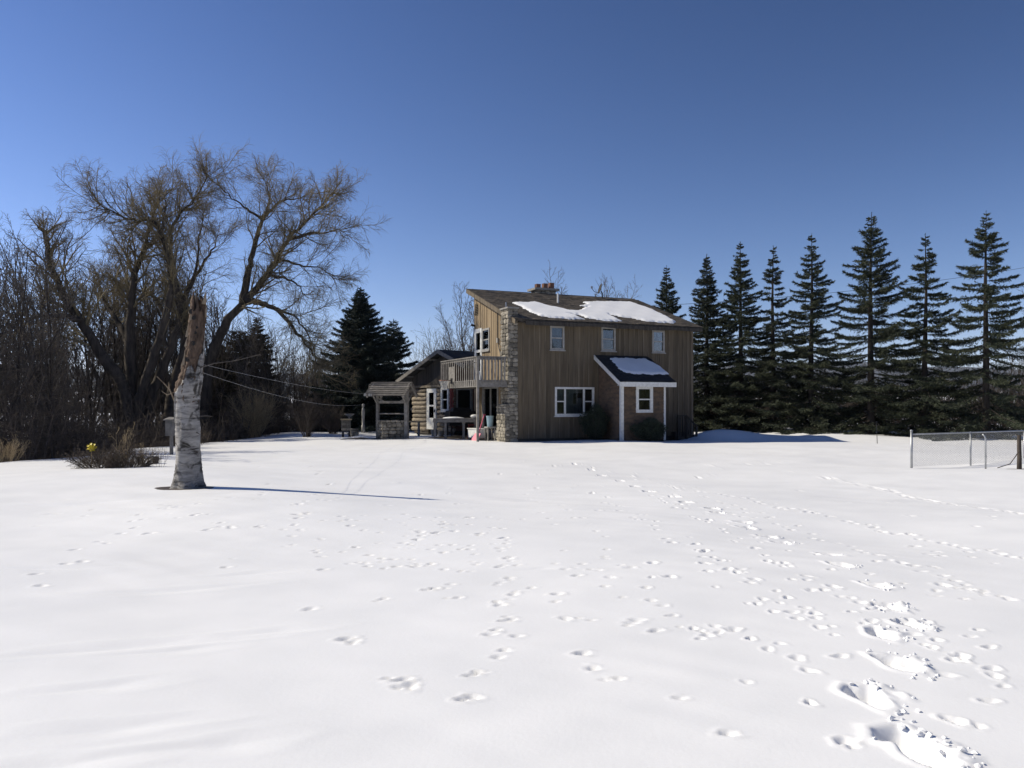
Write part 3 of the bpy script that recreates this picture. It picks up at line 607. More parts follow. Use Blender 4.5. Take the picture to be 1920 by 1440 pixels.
def plane_solver(fn_z0, slope):   # z = z0 + slope*y in house frame
    def f(x, y):
        o = hmi @ Vector((0,0,EYE)); d = hmi.to_3x3() @ ray(x, y); t = (fn_z0+slope*o.y-o.z)/(d.z-slope*d.y); p = o+d*t; return (p.x, p.y)
    return f
Z = lambda L: [(860+x/4.174, 520+y/4.174) for x, y in L]
snow_patch('roof_snow', 'large white patch of melting snow on the main house roof', hmi, hm, lambda s, q, h: roof_pt(s, q, .1+h),
    Z([(415,195),(600,193),(720,225),(860,255),(930,262),(1010,228),(950,222),(1005,208),(975,195),(1060,188),(1330,190),(1400,210),(1500,245),(1600,290),(1700,345),(1680,358),(1590,352),(1500,345),(1350,318),(1180,290),(1225,315),(1280,340),(1180,342),(1090,330),(1000,315),(940,290),(870,285),(930,305),(985,325),(900,325),(800,320),(720,313),(640,300),(560,268),(480,222)]), plane_solver(HE+.12, SL), .075)
snow_patch('porch_snow', 'rectangular slab of shaded snow on the small black porch roof', hmi, hm, lambda s, q, h: vp(s, q, .15+h),
    Z([(1188,633),(1300,630),(1470,640),(1520,665),(1570,695),(1632,742),(1610,757),(1480,757),(1400,752),(1320,747),(1290,735),(1240,695)]), plane_solver(vz0+vsl*VP+.16, vsl), .06, edge=.1)

# satellite dish on the roof
dp = hm @ Vector(roof_pt(7.05, 5.0, .06))
dish = empty('satellite_dish', dp, 0, 'grey satellite dish on a bent mast near the roof ridge', 'satellite dish')
MB().tube([(0,0,0),(0,0,.25),(-.08,-.02,.42)], .025, 8).build('mast', M['dark_metal'], dish)
m = MB(); k = 16; ax = Vector((-.95,-.15,.3)).normalized(); ux = ax.cross(Vector((0,0,1))).normalized(); uy = ux.cross(ax)
rings = [(0,0),(.12,.012),(.2,.035),(.26,.06)]
vs = [Vector((-.1,-.02,.52))+(ux*math.cos(2*math.pi*j/k)*r+uy*math.sin(2*math.pi*j/k)*r*1.1)+ax*h for r, h in rings for j in range(k)]
vs += [q-ax*.012 for q in vs]; nr = len(rings); fs = []
for i in range(nr-1):
    for j in range(k):
        q = (i*k+j, i*k+(j+1)%k, (i+1)*k+(j+1)%k, (i+1)*k+j); fs += [q, tuple(nr*k+t for t in q[::-1])]
m.add(vs, fs); m.build('reflector', M['dark_found'], dish, True)
c0 = Vector((-.1,-.02,.3)); MB().tube([c0, c0+ax*.35+Vector((0,0,-.04)), c0+ax*.5+Vector((0,0,.1))], .015, 6).build('feed_arm', M['dark_metal'], dish)
e_ = c0+ax*.5+Vector((0,0,.1)); MB().box(e_.x-.05, e_.x+.05, e_.y-.04, e_.y+.04, e_.z-.02, e_.z+.1).build('receiver', M['galv'], dish)
MB().box(-.08,.08,-.08,.08,-.01,.02).build('foot_plate', M['dark_metal'], dish)

# ------------------------------------------------------------------ log cabin
CO = Vector((-1.83, 38.7, 0)); CA = R(40)
cabin = empty('log_cabin', CO, CA, 'old log cabin with white door and dark gable left of the house', 'cabin')
cmi = (Matrix.Translation(CO) @ Matrix.Rotation(CA, 4, 'Z')).inverted()
Fg = frame_F((0,0,0), (0,1,0), (-1,0,0)); CY0, CY1, CRY, CRZ, CS = 1.81, 5.4, 2.36, 4.3, .375
def cz(y): return CRZ-CS*abs(y-CRY)
cd = (3.2, 4.06, .34, 2.45); cw = (2.1, 2.74, 1.3, 2.45)
for i in range(10):
    z = .36+i*.222; segs = [(CY0-.05, CY1+.1+rng.uniform(-.05,.15))]
    for o in (cw, cd):
        if o[2]-.1 < z < o[3]+.05:
            segs = [q for s0, s1 in segs for q in ((s0, min(s1, o[0]-.01)), (max(s0, o[1]+.01), s1)) if q[1]-q[0] > .06]
    for s0, s1 in segs:
        m = MB(Fg); n = max(3, int((s1-s0)/.35)+2)
        pts = [(s0+(s1-s0)*k/(n-1), -.1+rng.uniform(-.012,.012), z+rng.uniform(-.014,.014)) for k in range(n)]
        m.tube(pts, [.108+rng.uniform(-.012,.01) for _ in range(n)], 10).build('log', M['log'], cabin, True)
MB(Fg).box(CY0, cw[0], -.16, -.09, .1, 2.5).box(cw[1], cd[0], -.16, -.09, .1, 2.5).box(cd[1], CY1, -.16, -.09, .1, 2.5).box(cw[0], cw[1], -.16, -.09, .1, cw[2]).build('chinking', M['chink'], cabin)
MB(Fg).box(CY0-.1, CY1+.15, -.06, .06, 2.5, 2.62).build('beam', M['log'], cabin)
boards(cabin, frame_F((-.01,0,0),(0,1,0),(-1,0,0)), CY0, CY1+.1, 2.625, lambda a: cz(a)-.06, [], .19, M['dark_board'], None, .03)
door(cabin, Fg, cd, M['white'], panes=((.28,.56),(.6,.9)), inset=.24, handle_side=-1)
window(cabin, Fg, cw, M['white'], .09, proud=.05, curtain='half')
# side wall facing the yard, with the picture window
Fs = frame_F((0,CY0,0), (1,0,0), (0,-1,0)); sw = (.23, 1.24, 1.26, 2.46)
boards(cabin, Fs, .0, 2.4, .3, lambda a: 3.5, [sw], .2, M['redwood'], None, .03)
window(cabin, Fs, sw, M['offwhite'], .1, rail=False, sill=True, curtain=None)
MB(Fs).box(-.03, .06, .006, .05, .5, 2.5).build('corner_board', M['red'], cabin); MB(Fs).box(1.38, 1.5, .006, .05, .9, 2.4).build('trim', M['red'], cabin)
MB(Fg).box(CY0+.02, CY0+.13, .02, .07, 1.2, 2.5).build('trim', M['red'], cabin)
# remaining walls
MB().box(.1, 6, CY1-.06, CY1, .1, 3.0).box(5.94, 6, CY0+.1, CY1-.06, .1, 3.5).build('rear_wall', M['log'], cabin)
MB().box(.18, 5.9, CY0+.06, CY1-.08, -.2, .3).build('foundation', M['dark_found'], cabin)
MB().box(.18, 5.9, CRY+1, CRY+1.05, .3, 2.6).box(.18, 5.9, CY0+.05, CY1-.08, 2.6, 2.65).build('dark_backing', M['inside'], cabin)
for sgn, ye, nm in ((1, 6.3, 'roof'), (-1, .12, 'roof')):
    m = MB(); X0, X1 = -.5, 6.3
    y0 = CRY; z0 = CRZ; z1 = cz(ye)
    m.hexa([(X0,y0,z0),(X1,y0,z0),(X1,ye,z1),(X0,ye,z1),(X0,y0,z0+.09),(X1,y0,z0+.09),(X1,ye,z1+.09),(X0,ye,z1+.09)])
    ro = m.build('roof', M['black_roof'], cabin)
    MB().hexa([(X0-.035,y0,z0-.1),(X0-.002,y0,z0-.1),(X0-.002,ye,z1-.1),(X0-.035,ye,z1-.1),(X0-.035,y0,z0+.1),(X0-.002,y0,z0+.1),(X0-.002,ye,z1+.1),(X0-.035,ye,z1+.1)]).build('rake_board', M['grey_wood'], ro)
    for i in range(7):
        x = X0+.03+i*.07
    if sgn == 1:
        for yy in (3.2, 4.3, 5.35): MB().box(-.46, -.02, yy-.04, yy+.04, cz(yy)-.12, cz(yy)-.02).build('lookout', M['grey_wood'], ro)
# ------------------------------------------------------------------ basketball hoop hung on the balcony
hp = hm @ Vector((BU-.08, 3.15, 2.72)); hoop = empty('basketball_hoop', hp, HA, 'basketball rim with white net hung on the balcony railing', 'basketball hoop')
m = MB(); n = 20; RR = .23; c_ = Vector((-.33,0,.0)); m.tube([c_+Vector((RR*math.cos(2*math.pi*j/n), RR*math.sin(2*math.pi*j/n), 0)) for j in range(n+1)], .014, 6); m.build('rim', M['orange'], hoop)
MB().bar((-.1,-.05,0),(.03,-.05,-.02),.03).bar((-.1,.05,0),(.03,.05,-.02),.03).box(.0,.03,-.09,.09,-.15,.1).build('bracket', M['dark_metal'], hoop)
MB().box(.035,.05,-.4,.4,-.08,.62).build('backboard', M['grey_wood'], hoop)
m = MB(); nn = 12
for j in range(nn):
    for dr in (1,-1):
        pts = []
        for k in range(6):
            t = k/5; a = 2*math.pi*(j+dr*k*.5)/nn; r = RR*(1-.52*t**.7); pts.append(c_+Vector((r*math.cos(a), r*math.sin(a), -.42*t)))
        m.tube(pts, .009, 3, False)
m.build('net', M['net'], hoop)['kind'] = 'stuff'
# ------------------------------------------------------------------ stone well with roof
WO = Vector((-5.5, 36.1, 0)); well = empty('stone_well', WO, HA, 'square stone wishing well with grey plank roof on posts', 'well')
wx, wy, wz = .52, .6, .93
core = MB().box(-wx+.1, wx-.1, -wy+.1, wy-.1, -.1, wz-.12).build('well_wall', M['mortar'], well)
stone_face(core, frame_F((-wx+.1,0,0),(0,1,0),(-1,0,0)), -wy, wy, 0, wz, .17, 11, .2, .09, .01)
stone_face(core, frame_F((0,-wy+.1,0),(1,0,0),(0,-1,0)), -wx+.02, wx-.02, 0, wz, .24, 12, .2, .09)
stone_face(core, frame_F((wx-.1,0,0),(0,1,0),(1,0,0)), -wy+.05, wy-.02, 0, wz, .2, 13, .2, .09)
stone_face(core, frame_F((0,wy-.1,0),(1,0,0),(0,1,0)), -wx+.05, wx-.05, 0, wz, .2, 14, .2, .09)
RF = Matrix.Translation((.06, -.12, 0)) @ Matrix.Rotation(-HA-R(19), 4, 'Z'); PH = .72     # roof frame stands askew over the stone ring
MB(RF).box(PH-.08, PH+.08, -.085, .085, -.12, 2.5).build('post', M['grey_wood'], well)
MB(RF).box(-PH-.065, -PH+.065, -.065, .065, -.12, 2.5).build('post', M['grey_wood'], well)
MB(RF).bar((-PH,0,1.74),(PH,0,1.74),.1,.11).build('beam', M['grey_wood'], well)
MB(RF).tube([(-PH,.0,1.22),(PH,0,1.22)], .03, 8).build('windlass', M['grey_wood'], well)
RL, RRt, WR, WE, WH = -1.05, .98, 2.6, 1.98, .7
for sy in (-1, 1):
    nP = 7
    for i in range(nP):
        t0, t1 = i/nP, (i+1)/nP+.05; y0, y1 = sy*WH*(1-t0), sy*WH*(1-t1); z0 = WE+(WR-WE)*t0; z1 = WE+(WR-WE)*min(t1,1.05); j_ = rng.uniform(-.04,.04); k_ = rng.uniform(-.008,.012)
        MB(RF).hexa([(RL+j_,y0,z0+.045+k_),(RRt+j_,y0,z0+.045),(RRt+j_,y1,z1+.012),(RL+j_,y1,z1+.012),(RL+j_,y0,z0+.08+k_),(RRt+j_,y0,z0+.08),(RRt+j_,y1,z1+.03),(RL+j_,y1,z1+.03)]).build('roof_plank', M['grey_wood2'], well)
    for x in (-.9, .9): MB(RF).bar((x,sy*(WH-.02),WE+.0),(x,sy*.03,WR-.02),.06,.09).build('rafter', M['grey_wood'], well)
    for x in (-PH, PH): MB(RF).bar((x,sy*.06,1.68),(x,sy*.5,2.1),.06,.06).build('brace', M['grey_wood'], well)
for x in (-1, 1): MB(RF).bar((x*PH,0,1.95),(x*(PH-.3),0,1.78),.06,.06).build('brace', M['grey_wood'], well)
MB(RF).bar((RL,0,WR-.02),(RRt,0,WR-.02),.06,.1).build('ridge_beam', M['grey_wood'], well)

# ------------------------------------------------------------------ furniture by the house
def place(px, py): p = on_ground(px, py); p.z = gz(p.x, p.y); return p
tb = Vector((-2.58, 36.5, gz(-2.58,36.5))); table = empty('work_table', tb, R(6), 'weathered wooden work table on posts in front of the cabin', 'table')
for i in range(4): MB().box(-1.0, 1.0, -.36+i*.185, -.36+i*.185+.175, .9, .94).build('plank', M['grey_wood'], table)
MB().box(-.98,.98,-.38,-.34,.76,.896).box(-.98,.98,.34,.38,.76,.896).box(-1.02,-.98,-.38,.38,.76,.896).build('apron', M['grey_wood'], table)
for x in (-.94,-.46,.36,.9): MB().box(x-.05,x+.05,-.335,-.235,-.05,.896).build('leg', M['grey_wood'], table)
for x in (-.94,.9): MB().box(x-.05,x+.05,.235,.335,-.05,.896).build('leg', M['grey_wood'], table)
for x in (.28,.44): MB().bar((x,-.28,.86),(.36,-.28,.5),.05,.05).build('brace', M['grey_wood'], table)
def blob_mesh(name, mat_, sx, sy, sz, seed, parent=None, flat=False, k=16, n=9):
    r = random.Random(seed); prof = []
    m = MB(); vs = []
    for i in range(n):
        t = i/(n-1)*(math.pi/2 if flat else math.pi); 
        for j in range(k):
            a = 2*math.pi*j/k; f = 1+r.uniform(-.05,.05); z = math.cos(t)
            vs.append((sx*f*math.sin(t)*math.cos(a), sy*f*math.sin(t)*math.sin(a), sz*f*z+(0 if flat else sz)))
    fs = [(i*k+j, (i+1)*k+j, (i+1)*k+(j+1)%k, i*k+(j+1)%k) for i in range(n-1) for j in range(k)]
    m.add(vs, fs); return m.build(name, mat_, parent, True)
tw = Matrix.Translation(tb) @ Matrix.Rotation(R(6), 4, 'Z')
o = blob_mesh('table_snow', M['snow'], .5, .22, .07, 5, flat=True); o.location = tw @ Vector((-.1,.02,.935)); tag(o, 'thin strip of snow left on the wooden work table', 'snow', kind='stuff')
o = blob_mesh('bucket_lid', M['white'], .19, .19, .09, 6); o.location = tw @ Vector((.86,-.12,.935)); tag(o, 'rounded white plastic tub lying on the right end of the table', 'tub')
# covered grill behind the table
gp = Vector((-2.45,38.2,gz(-2.45,38.2))); gr = empty('covered_grill', gp, R(30), 'black covered grill behind the work table under the picture window', 'grill')
m = MB(); m.hexa([(-.75,-.3,.45),(.75,-.3,.45),(.75,.3,.45),(-.75,.3,.45),(-.68,-.24,1.12),(.68,-.24,1.12),(.68,.24,1.16),(-.68,.24,1.16)]); m.build('cover', M['black'], gr)
for x in (-.6,.6):
    for y in (-.22,.22): MB().box(x-.03,x+.03,y-.03,y+.03,-.03,.455).build('leg', M['dark_metal'], gr)
MB().hexa([(-.5,-.2,1.12),(.5,-.2,1.12),(.5,.2,1.15),(-.5,.2,1.15),(-.42,-.1,1.3),(.42,-.1,1.3),(.42,.12,1.3),(-.42,.12,1.3)]).build('hood', M['black'], gr)
# red chair under the table end
rp_ = Vector((-1.72,36.75,gz(-1.72,36.75))); rc = empty('red_sawhorse', rp_, R(15), 'small faded red wooden sawhorse under the right end of the table', 'sawhorse')
MB().box(-.3,.3,-.05,.05,.6,.68).build('beam', M['red'], rc)
for x in (-.24,.24):
    for s in (-1,1): MB().bar((x,s*.03,.62),(x*1.1,s*.2,-.02),.05,.05).build('leg', M['red'], rc)
MB().bar((-.26,-.12,.28),(.26,-.12,.28),.03,.05).build('stretcher', M['red'], rc)
# pink snow shovel leaning, blue bin, white wall-foot block near the patio door
def wl(u, v, z=0): q = hm @ Vector((u, v, z)); q.z = gz(q.x, q.y)+z; return q
b0 = wl(-1.15, 1.55); sh = empty('snow_shovel', b0, HA+R(20), 'pink plastic snow shovel leaning near the patio door', 'shovel')
MB().tube([(-.05,0,.25),(.45,.15,1.12)], .024, 8).build('shaft', M['pink'], sh); MB().bar((.39,.16,1.12),(.51,.14,1.12),.035).build('grip', M['pink'], sh)
MB().hexa([(-.3,-.2,-.0),(-.28,-.2,-.02),(-.28,.22,-.02),(-.3,.22,.0),(-.05,-.18,.32),(-.02,-.18,.31),(-.02,.2,.31),(-.05,.2,.32)]).build('blade', M['pink'], sh)
b0 = wl(-.75, 1.25); pb = empty('plastic_bin', b0, HA, 'pale blue plastic bin on a stool beside the stone pier', 'bin')
MB().lathe([(.12,.62),(.16,1.05),(.17,1.06),(.17,1.09),(.0,1.09)], 14).build('body', M['blue'], pb)
MB().box(-.2,.2,-.2,.2,.56,.62).build('stool_top', M['offwhite'], pb)
for x in (-.16,.16):
    for y in (-.16,.16): MB().box(x-.025,x+.025,y-.025,y+.025,-.03,.56).build('leg', M['grey_wood'], pb)
b0 = wl(-1.0, 2.2); wb = empty('lit_wall_foot', b0, HA, 'white block standing in for the sunlit wall foot below the patio door', 'box')
MB().box(-.22,.22,-.55,.55,.12,.5).build('body', M['white'], wb); MB().box(-.25,.25,-.58,.58,.5,.54).build('lid', M['white'], wb)  # white block stands in for the sunlit foot of the house wall
for y in (-.45,.45): MB().box(-.2,.2,y-.05,y+.05,-.03,.12).build('foot', M['grey_wood'], wb)
# bench along the log wall
b0 = Vector((-5.0, 40.6, gz(-5.0,40.6))); bn = empty('log_wall_bench', b0, CA, 'long grey plank bench against the log wall left of the white door', 'bench')
MB().box(-.25,.12,-.9,1.3,.7,.76).build('seat', M['straw'], bn)
for y in (-.7,.3,1.15): MB().box(-.18,-.1,y-.05,y+.05,-.1,.7).build('leg', M['grey_wood'], bn)
# pots and slabs by the door
for i, (x, y, s) in enumerate(((-3.7,38.1,.16),(-3.35,37.7,.14))):
    o = MB().lathe([(.8*s,0),(s,1.5*s),(1.12*s,1.5*s),(1.12*s,1.9*s),(.9*s,1.9*s)], 12).build('flower_pot', M['concrete'], None); o.location = (x, y, gz(x,y)-.01)
    tag(o, ('grey flower pot nearest the white cabin door','smaller grey flower pot behind the left table leg')[i], 'flower pot')
# stair railing at the right end of the front wall
sr = empty('stair_railing', hm @ Vector((8.3,-.45,gz(8.2,37))), HA, 'dark wooden stair railing low at the right end of the house front', 'railing')
MB().bar((-.45,0,1.05),(0.05,0,1.05),.06,.05).bar((.05,0,1.05),(.62,0,.55),.06,.05).build('handrail', M['dark_board'], sr)
for x, z in ((-.42,1.02),(.05,1.02),(.6,.54)): MB().box(x-.04,x+.04,-.04,.04,-.1,z).build('post', M['dark_board'], sr)
for x in (-.3,-.18,-.06,.18,.3,.43): MB().box(x-.018,x+.018,-.018,.018,.1,1.03 if x < .05 else 1.05-.87*(x-.05)).build('baluster', M['dark_board'], sr)
MB().box(-.5,.2,.05,.42,-.1,.3).box(.2,.6,.05,.42,-.1,.14).build('steps', M['dark_board'], sr)
# bird bath, statue, brick grill, stump left of the well
def standing(name, x, y, d, label, cat): p = at(x, 755, d); p.z = gz(p.x, p.y); return empty(name, p, .3, label, cat)
bb = standing('bird_bath', 655, 800, 41, 'small pale bird bath under the dark spruce', 'bird bath')
MB().lathe([(.13,-.1),(.12,.05),(.05,.1),(.04,.85),(.06,.92)], 12).build('pedestal', M['concrete'], bb, True); MB().lathe([(.06,.92),(.24,1.02),(.26,1.07),(.22,1.07),(.1,1.0)], 16).build('bowl', M['concrete'], bb, True)
st = standing('garden_statue', 681, 800, 43.5, 'slim white garden statue standing under the spruce', 'statue')
MB().lathe([(.1,-.1),(.1,.4),(.07,.42),(.08,.8),(.09,1.1),(.07,1.3),(.04,1.36)], 12).build('figure', M['offwhite'], st, True); MB().lathe([(.04,1.36),(.07,1.44),(.065,1.52),(.03,1.57)], 12).build('head', M['offwhite'], st, True)
bg_ = standing('brick_fireplace', 648, 815, 37.5, 'small brick outdoor fireplace left of the well', 'fireplace')
core = MB().box(-.14,.22,-.14,.2,.3,.78).build('box', M['mortar'], bg_)
for i in range(4):
    for j in range(2): MB().box(-.17+j*.2, .02+j*.2, -.17, -.05, .32+i*.12, .43+i*.12).build('brick', M['stone'], core)
for i in range(4):
    for j in range(2): MB().box(-.18, -.1, -.045+j*.13, .08+j*.13, .32+i*.12, .43+i*.12).build('brick', M['stone'], core)
MB().box(-.22,.27,-.22,.24,.8,.86).build('cap', M['straw'], bg_)
for x in (-.12,.18): MB().box(x-.04,x+.04,-.12,.16,-.08,.3).build('leg', M['dark_metal'], bg_)
sb = standing('stone_planter', 665, 816, 37, 'low square stone planter between the brick fireplace and the well', 'planter')
sc_ = MB().box(-.15,.15,-.15,.15,-.05,.4).build('core', M['mortar'], sb)
stone_face(sc_, frame_F((-.15,0,0),(0,1,0),(-1,0,0)), -.17, .17, 0, .42, .14, 21, .1, .04); stone_face(sc_, frame_F((0,-.15,0),(1,0,0),(0,-1,0)), -.17, .17, 0, .42, .14, 22, .1, .04)
# ------------------------------------------------------------------ chain-link fence
fp = on_ground(1709, 872); f2 = Vector((13.25, 23.1, 0)); f3 = fp+(f2-fp)*2.6
fence = empty('chain_link_fence', (fp.x, fp.y, gz(fp.x,fp.y)), 0, 'grey chain link fence with steel posts at the right edge of the yard', 'fence')
fd = (f3-fp); fl = fd.length; fdn = fd.normalized(); FH = .94
for i, (t, h, r) in enumerate(((0,1.02,.032),(2.46,.93,.024),(4.9,.93,.024),(fl,1.0,.03))):
    q = fdn*t; MB().tube([(q.x,q.y,-.15),(q.x,q.y,h)], r, 10).lathe([(r*1.25,h),(r*1.2,h+.02),(r*.4,h+.045)], 8, (q.x,q.y)).build('post', M['galv'], fence, True)
MB().tube([(0,0,.93),(fd.x,fd.y,.965)], .021, 8).build('top_rail', M['galv'], fence, True)
polys = []; sp = .068; t = -FH
while t < fl:
    for dr in (1,-1):
        a, b = (t, t+FH) if dr > 0 else (t+FH, t); z0, z1 = .04, .04+FH-.06
        lo, hi = 0., 1.
        n = 14; pts = []
        for k in range(n+1):
            u = k/n; s = a+(b-a)*u
            if 0 <= s <= fl: pts.append((fdn.x*s+.006*(k%2), fdn.y*s+.006*(k%2), z0+(z1-z0)*u))
        if len(pts) > 1: polys.append((np.array([pts[0], pts[-1]]), np.array([.0028]*2)))
    t += sp
V, Fq = tubes(polys, 3); tag(link('wire_mesh', fast_mesh('wire_mesh', V, [Fq], M['galv']), fence), kind='stuff')
gp_ = on_ground(1848, 877); o = empty('gate_post', (gp_.x, gp_.y, gz(gp_.x,gp_.y)), 0, 'slim steel post with bent top in front of the chain link fence', 'post')
MB().tube([(0,0,-.12),(0,0,.8),(-.015,.01,.87),(-.06,.04,.92)], .022, 10).build('pole', M['galv'], o, True); MB().lathe([(.028,.3),(.028,.34)], 8).build('collar', M['galv'], o)
wp = on_ground(1911, 878); o = empty('wooden_post', (wp.x, wp.y, gz(wp.x,wp.y)), 0, 'rough brown wooden post at the right edge by the fence', 'post')
MB().tube([(0,0,-.1),(.005,0,.3),(0,.005,.6),(-.004,0,.9)], [.062,.055,.05,.046], 9).build('stake', M['bark'], o, True); MB().tube([(-.02,-.05,.5),(-.3,-.1,.15),(-.6,-.05,.04)], .012, 5).build('twig', M['bark'], o)
sk = at(1645,755,33); o = MB().tube([(0,0,-.1),(-.02,0,.45),(-.05,0,.9)], [.014,.012,.01], 6).build('garden_stake', M['dark_metal'], None); o.location = (sk.x, sk.y, gz(sk.x,sk.y)); tag(o, 'thin dark stake in the snow before the tall spruce', 'stake')

# ------------------------------------------------------------------ bare trees
def norm(v): return v/(np.linalg.norm(v)+1e-9)
class Grow:
    def __init__(s, seed): s.r = np.random.RandomState(seed); s.out = []      # (pts, radii, level)
    def path(s, p, d, L, r0, r1, n, wander, up, level, droop=0):
        pts = [np.array(p, float)]; d = norm(np.array(d, float))
        for i in range(n):
            d = norm(d+s.r.randn(3)*wander+np.array([0,0,up-droop*(i+1)/n])); pts.append(pts[-1]+d*L/n)
        P = np.array(pts); s.out.append((P, np.linspace(r0, r1, n+1), level)); return P
    def kids(s, P, r, count, lo, hi, Lf, ang, spec, level):
        """spawn children along polyline P; spec: list of dicts for deeper levels"""
        if level >= len(spec)+1: return
        sp = spec[level-1]; n = len(P)-1
        for i in range(count):
            t = lo+(hi-lo)*(i+s.r.rand())/count; k = min(int(t*n), n-1); f = t*n-k; p = P[k]*(1-f)+P[k+1]*f; d = norm(P[k+1]-P[k])
            perp = norm(np.cross(d, s.r.randn(3))); a = ang*(.7+.6*s.r.rand()); dd = d*math.cos(a)+perp*math.sin(a)
            L = Lf*(1-.55*t)*(.6+.7*s.r.rand()); rr = max(r*(1-.6*t)*.5, sp['rmin'])
            Q = s.path(p, dd, L, rr, max(rr*.35, sp['rmin']*.6), sp['n'], sp['w'], sp['up'], level, sp.get('droop', 0))
            if level < len(spec): nx_ = spec[level]; s.kids(Q, rr, nx_['count'], .12, 1, L*nx_['lf'], nx_['ang'], spec, level+1)
def tree_objs(parent, gr, split, mt, mc, ks=(9,5,4,3)):
    for nm, sel, m_ in (('trunk', lambda l: l < split, mt), ('crown', lambda l: l >= split, mc)):
        Vs = []; Fs = []; b = 0
        for lv in sorted({q[2] for q in gr.out if sel(q[2])}):
            V, F = tubes([(q[0], q[1]) for q in gr.out if q[2] == lv], ks[min(lv, 3)]); Vs.append(V); Fs.append(F+b); b += len(V)
        if Vs: link(nm, fast_mesh(nm, np.concatenate(Vs), [np.concatenate(Fs)], m_, True), parent)
TH = [dict(n=6,w=.11,up=.14,rmin=.014), dict(n=4,w=.13,up=.1,rmin=.009,count=7,lf=.5,ang=.75), dict(n=3,w=.16,up=.06,rmin=.0065,count=4,lf=.55,ang=.7)]
def thicket_tree(seed, H, r0, lean=.06, cnt=15, fork=0):
    gr = Grow(seed); d = (gr.r.randn()*lean, gr.r.randn()*lean, 1)
    P = gr.path((0,0,-.15), d, H, r0, .014, 9, .05, .05, 0); gr.kids(P, r0, cnt, .25, .98, H*.36, .6, TH, 1)
    for _ in range(fork):
        Q = gr.path(P[1+gr.r.randint(2)], (gr.r.randn()*.35, gr.r.randn()*.35, 1), H*.75, r0*.7, .012, 7, .06, .08, 0); gr.kids(Q, r0*.7, cnt-4, .2, .98, H*.28, .6, TH, 1)
    return gr
def bush(seed, H, n, spread, mat_t, parent, rr=.012, k2=6, droop=0.):
    gr = Grow(seed)
    for i in range(n):
        a = gr.r.rand()*6.28; s_ = spread*gr.r.rand()**.6; P = gr.path((s_*.25*math.cos(a), s_*.25*math.sin(a), -.08), (s_*math.cos(a)*.8, s_*math.sin(a)*.8, 1), H*(.6+.5*gr.r.rand()), rr, rr*.35, 5, .1, .05-droop, 0)
        gr.kids(P, rr, k2, .2, 1, H*.35, .6, [dict(n=3,w=.15,up=.05-droop,rmin=rr*.45), dict(n=2,w=.15,up=.03-droop,rmin=rr*.35,count=3,lf=.5,ang=.7)], 1)
    tree_objs(parent, gr, 1, mat_t, mat_t, (4,3,3,3))
protos = []
for i, (H, r0, cnt, fk) in enumerate(((9.5,.09,17,0),(8,.07,15,1),(10.5,.12,18,1),(7,.055,14,1),(8.8,.08,16,2),(6,.045,13,2))):
    root = empty('bare_sapling', (0,0,0)); tree_objs(root, thicket_tree(100+i, H, r0, .06, cnt, fk), 1, M['bark'], M['twig']); protos.append(root)
usedp = set()
def put(i, x, y, s, rz, label, cat='tree', group=None, name='bare_sapling'):
    if i in usedp: o = copy_tree(protos[i])
    else: o = protos[i]; usedp.add(i)
    o.name = name; o.location = (x, y, gz(x,y)); o.rotation_euler = (0,0,rz); o.scale = (s,s,s)
    return tag(o, label, cat, group)
tr = random.Random(21)
spots = []
while len(spots) < 125:
    y = tr.uniform(24, 66); x = edge_x(y)-.7-tr.random()**1.3*min(22, .75*y-8)
    if y < 36 and x > edge_x(y)-1.4: continue
    if abs(x/y) > .78 or (120 < 960+FPX*x/y < 430 and y < 43): continue
    if all((x-a)**2+(y-b)**2 >.9 for a, b in spots): spots.append((x,y))
for x, y in spots:
    pxx = 960+FPX*x/y
    k = tr.randrange(6); top = np.interp(pxx, [-80,0,60,110,150,210,300,400,430,520,610], [430,420,425,440,480,450,440,470,590,620,650])
    need = (HORIZON-top)/FPX*y+EYE-gz(x, y); s = min(1.45, tr.uniform(.62,1.0)*need/(9.5,8,10.5,7.3,8.8,6.3)[k])
    lab, grp = (('thin bare tree in the thicket left of the huge willow', 'bare trees of the thicket left of the willow') if pxx < 150 else
                ('thin bare tree behind the trunks of the huge willow', 'bare trees behind the huge willow') if pxx < 400 else ('thin bare tree behind the leaning willow and the cedars', 'bare trees behind the leaning willow'))
    put(k, x, y, s, tr.uniform(0,6.28), lab, 'tree', grp)
for i, (px, d, k, s, lab) in enumerate(((880,56,4,1.08,'bare tree behind the log cabin roof, touching the house corner'),(858,58,1,1.02,'bushy bare tree rising over the right part of the log cabin roof'),
        (1075,72,1,1.62,'bare tree showing above the house roof beside the chimney'),(1112,74,4,1.5,'bare tree showing above the house roof, middle of three crowns'),(1138,76,1,1.6,'bare tree showing above the house roof beside the satellite dish'),(1965,37,2,1.12,'bare tree reaching into the picture at the right edge'),(1985,46,4,.8,'bare tree low behind the last spruce on the right'),(1925,52,1,.62,'slim bare tree beyond the fence at the right edge'),(1900,47,5,.8,'short bare tree low between the last spruce and the right edge'),
        (525,46,3,.85,'slim bare clump right of the leaning willow'),(552,49,3,.8,'slim bare tree between the willow and the blue spruce'),(505,44,1,.75,'bare tree under the drooping willow limb'))):
    q = at(px, 755, d); put(k, q.x, q.y, s, i*1.3, lab)

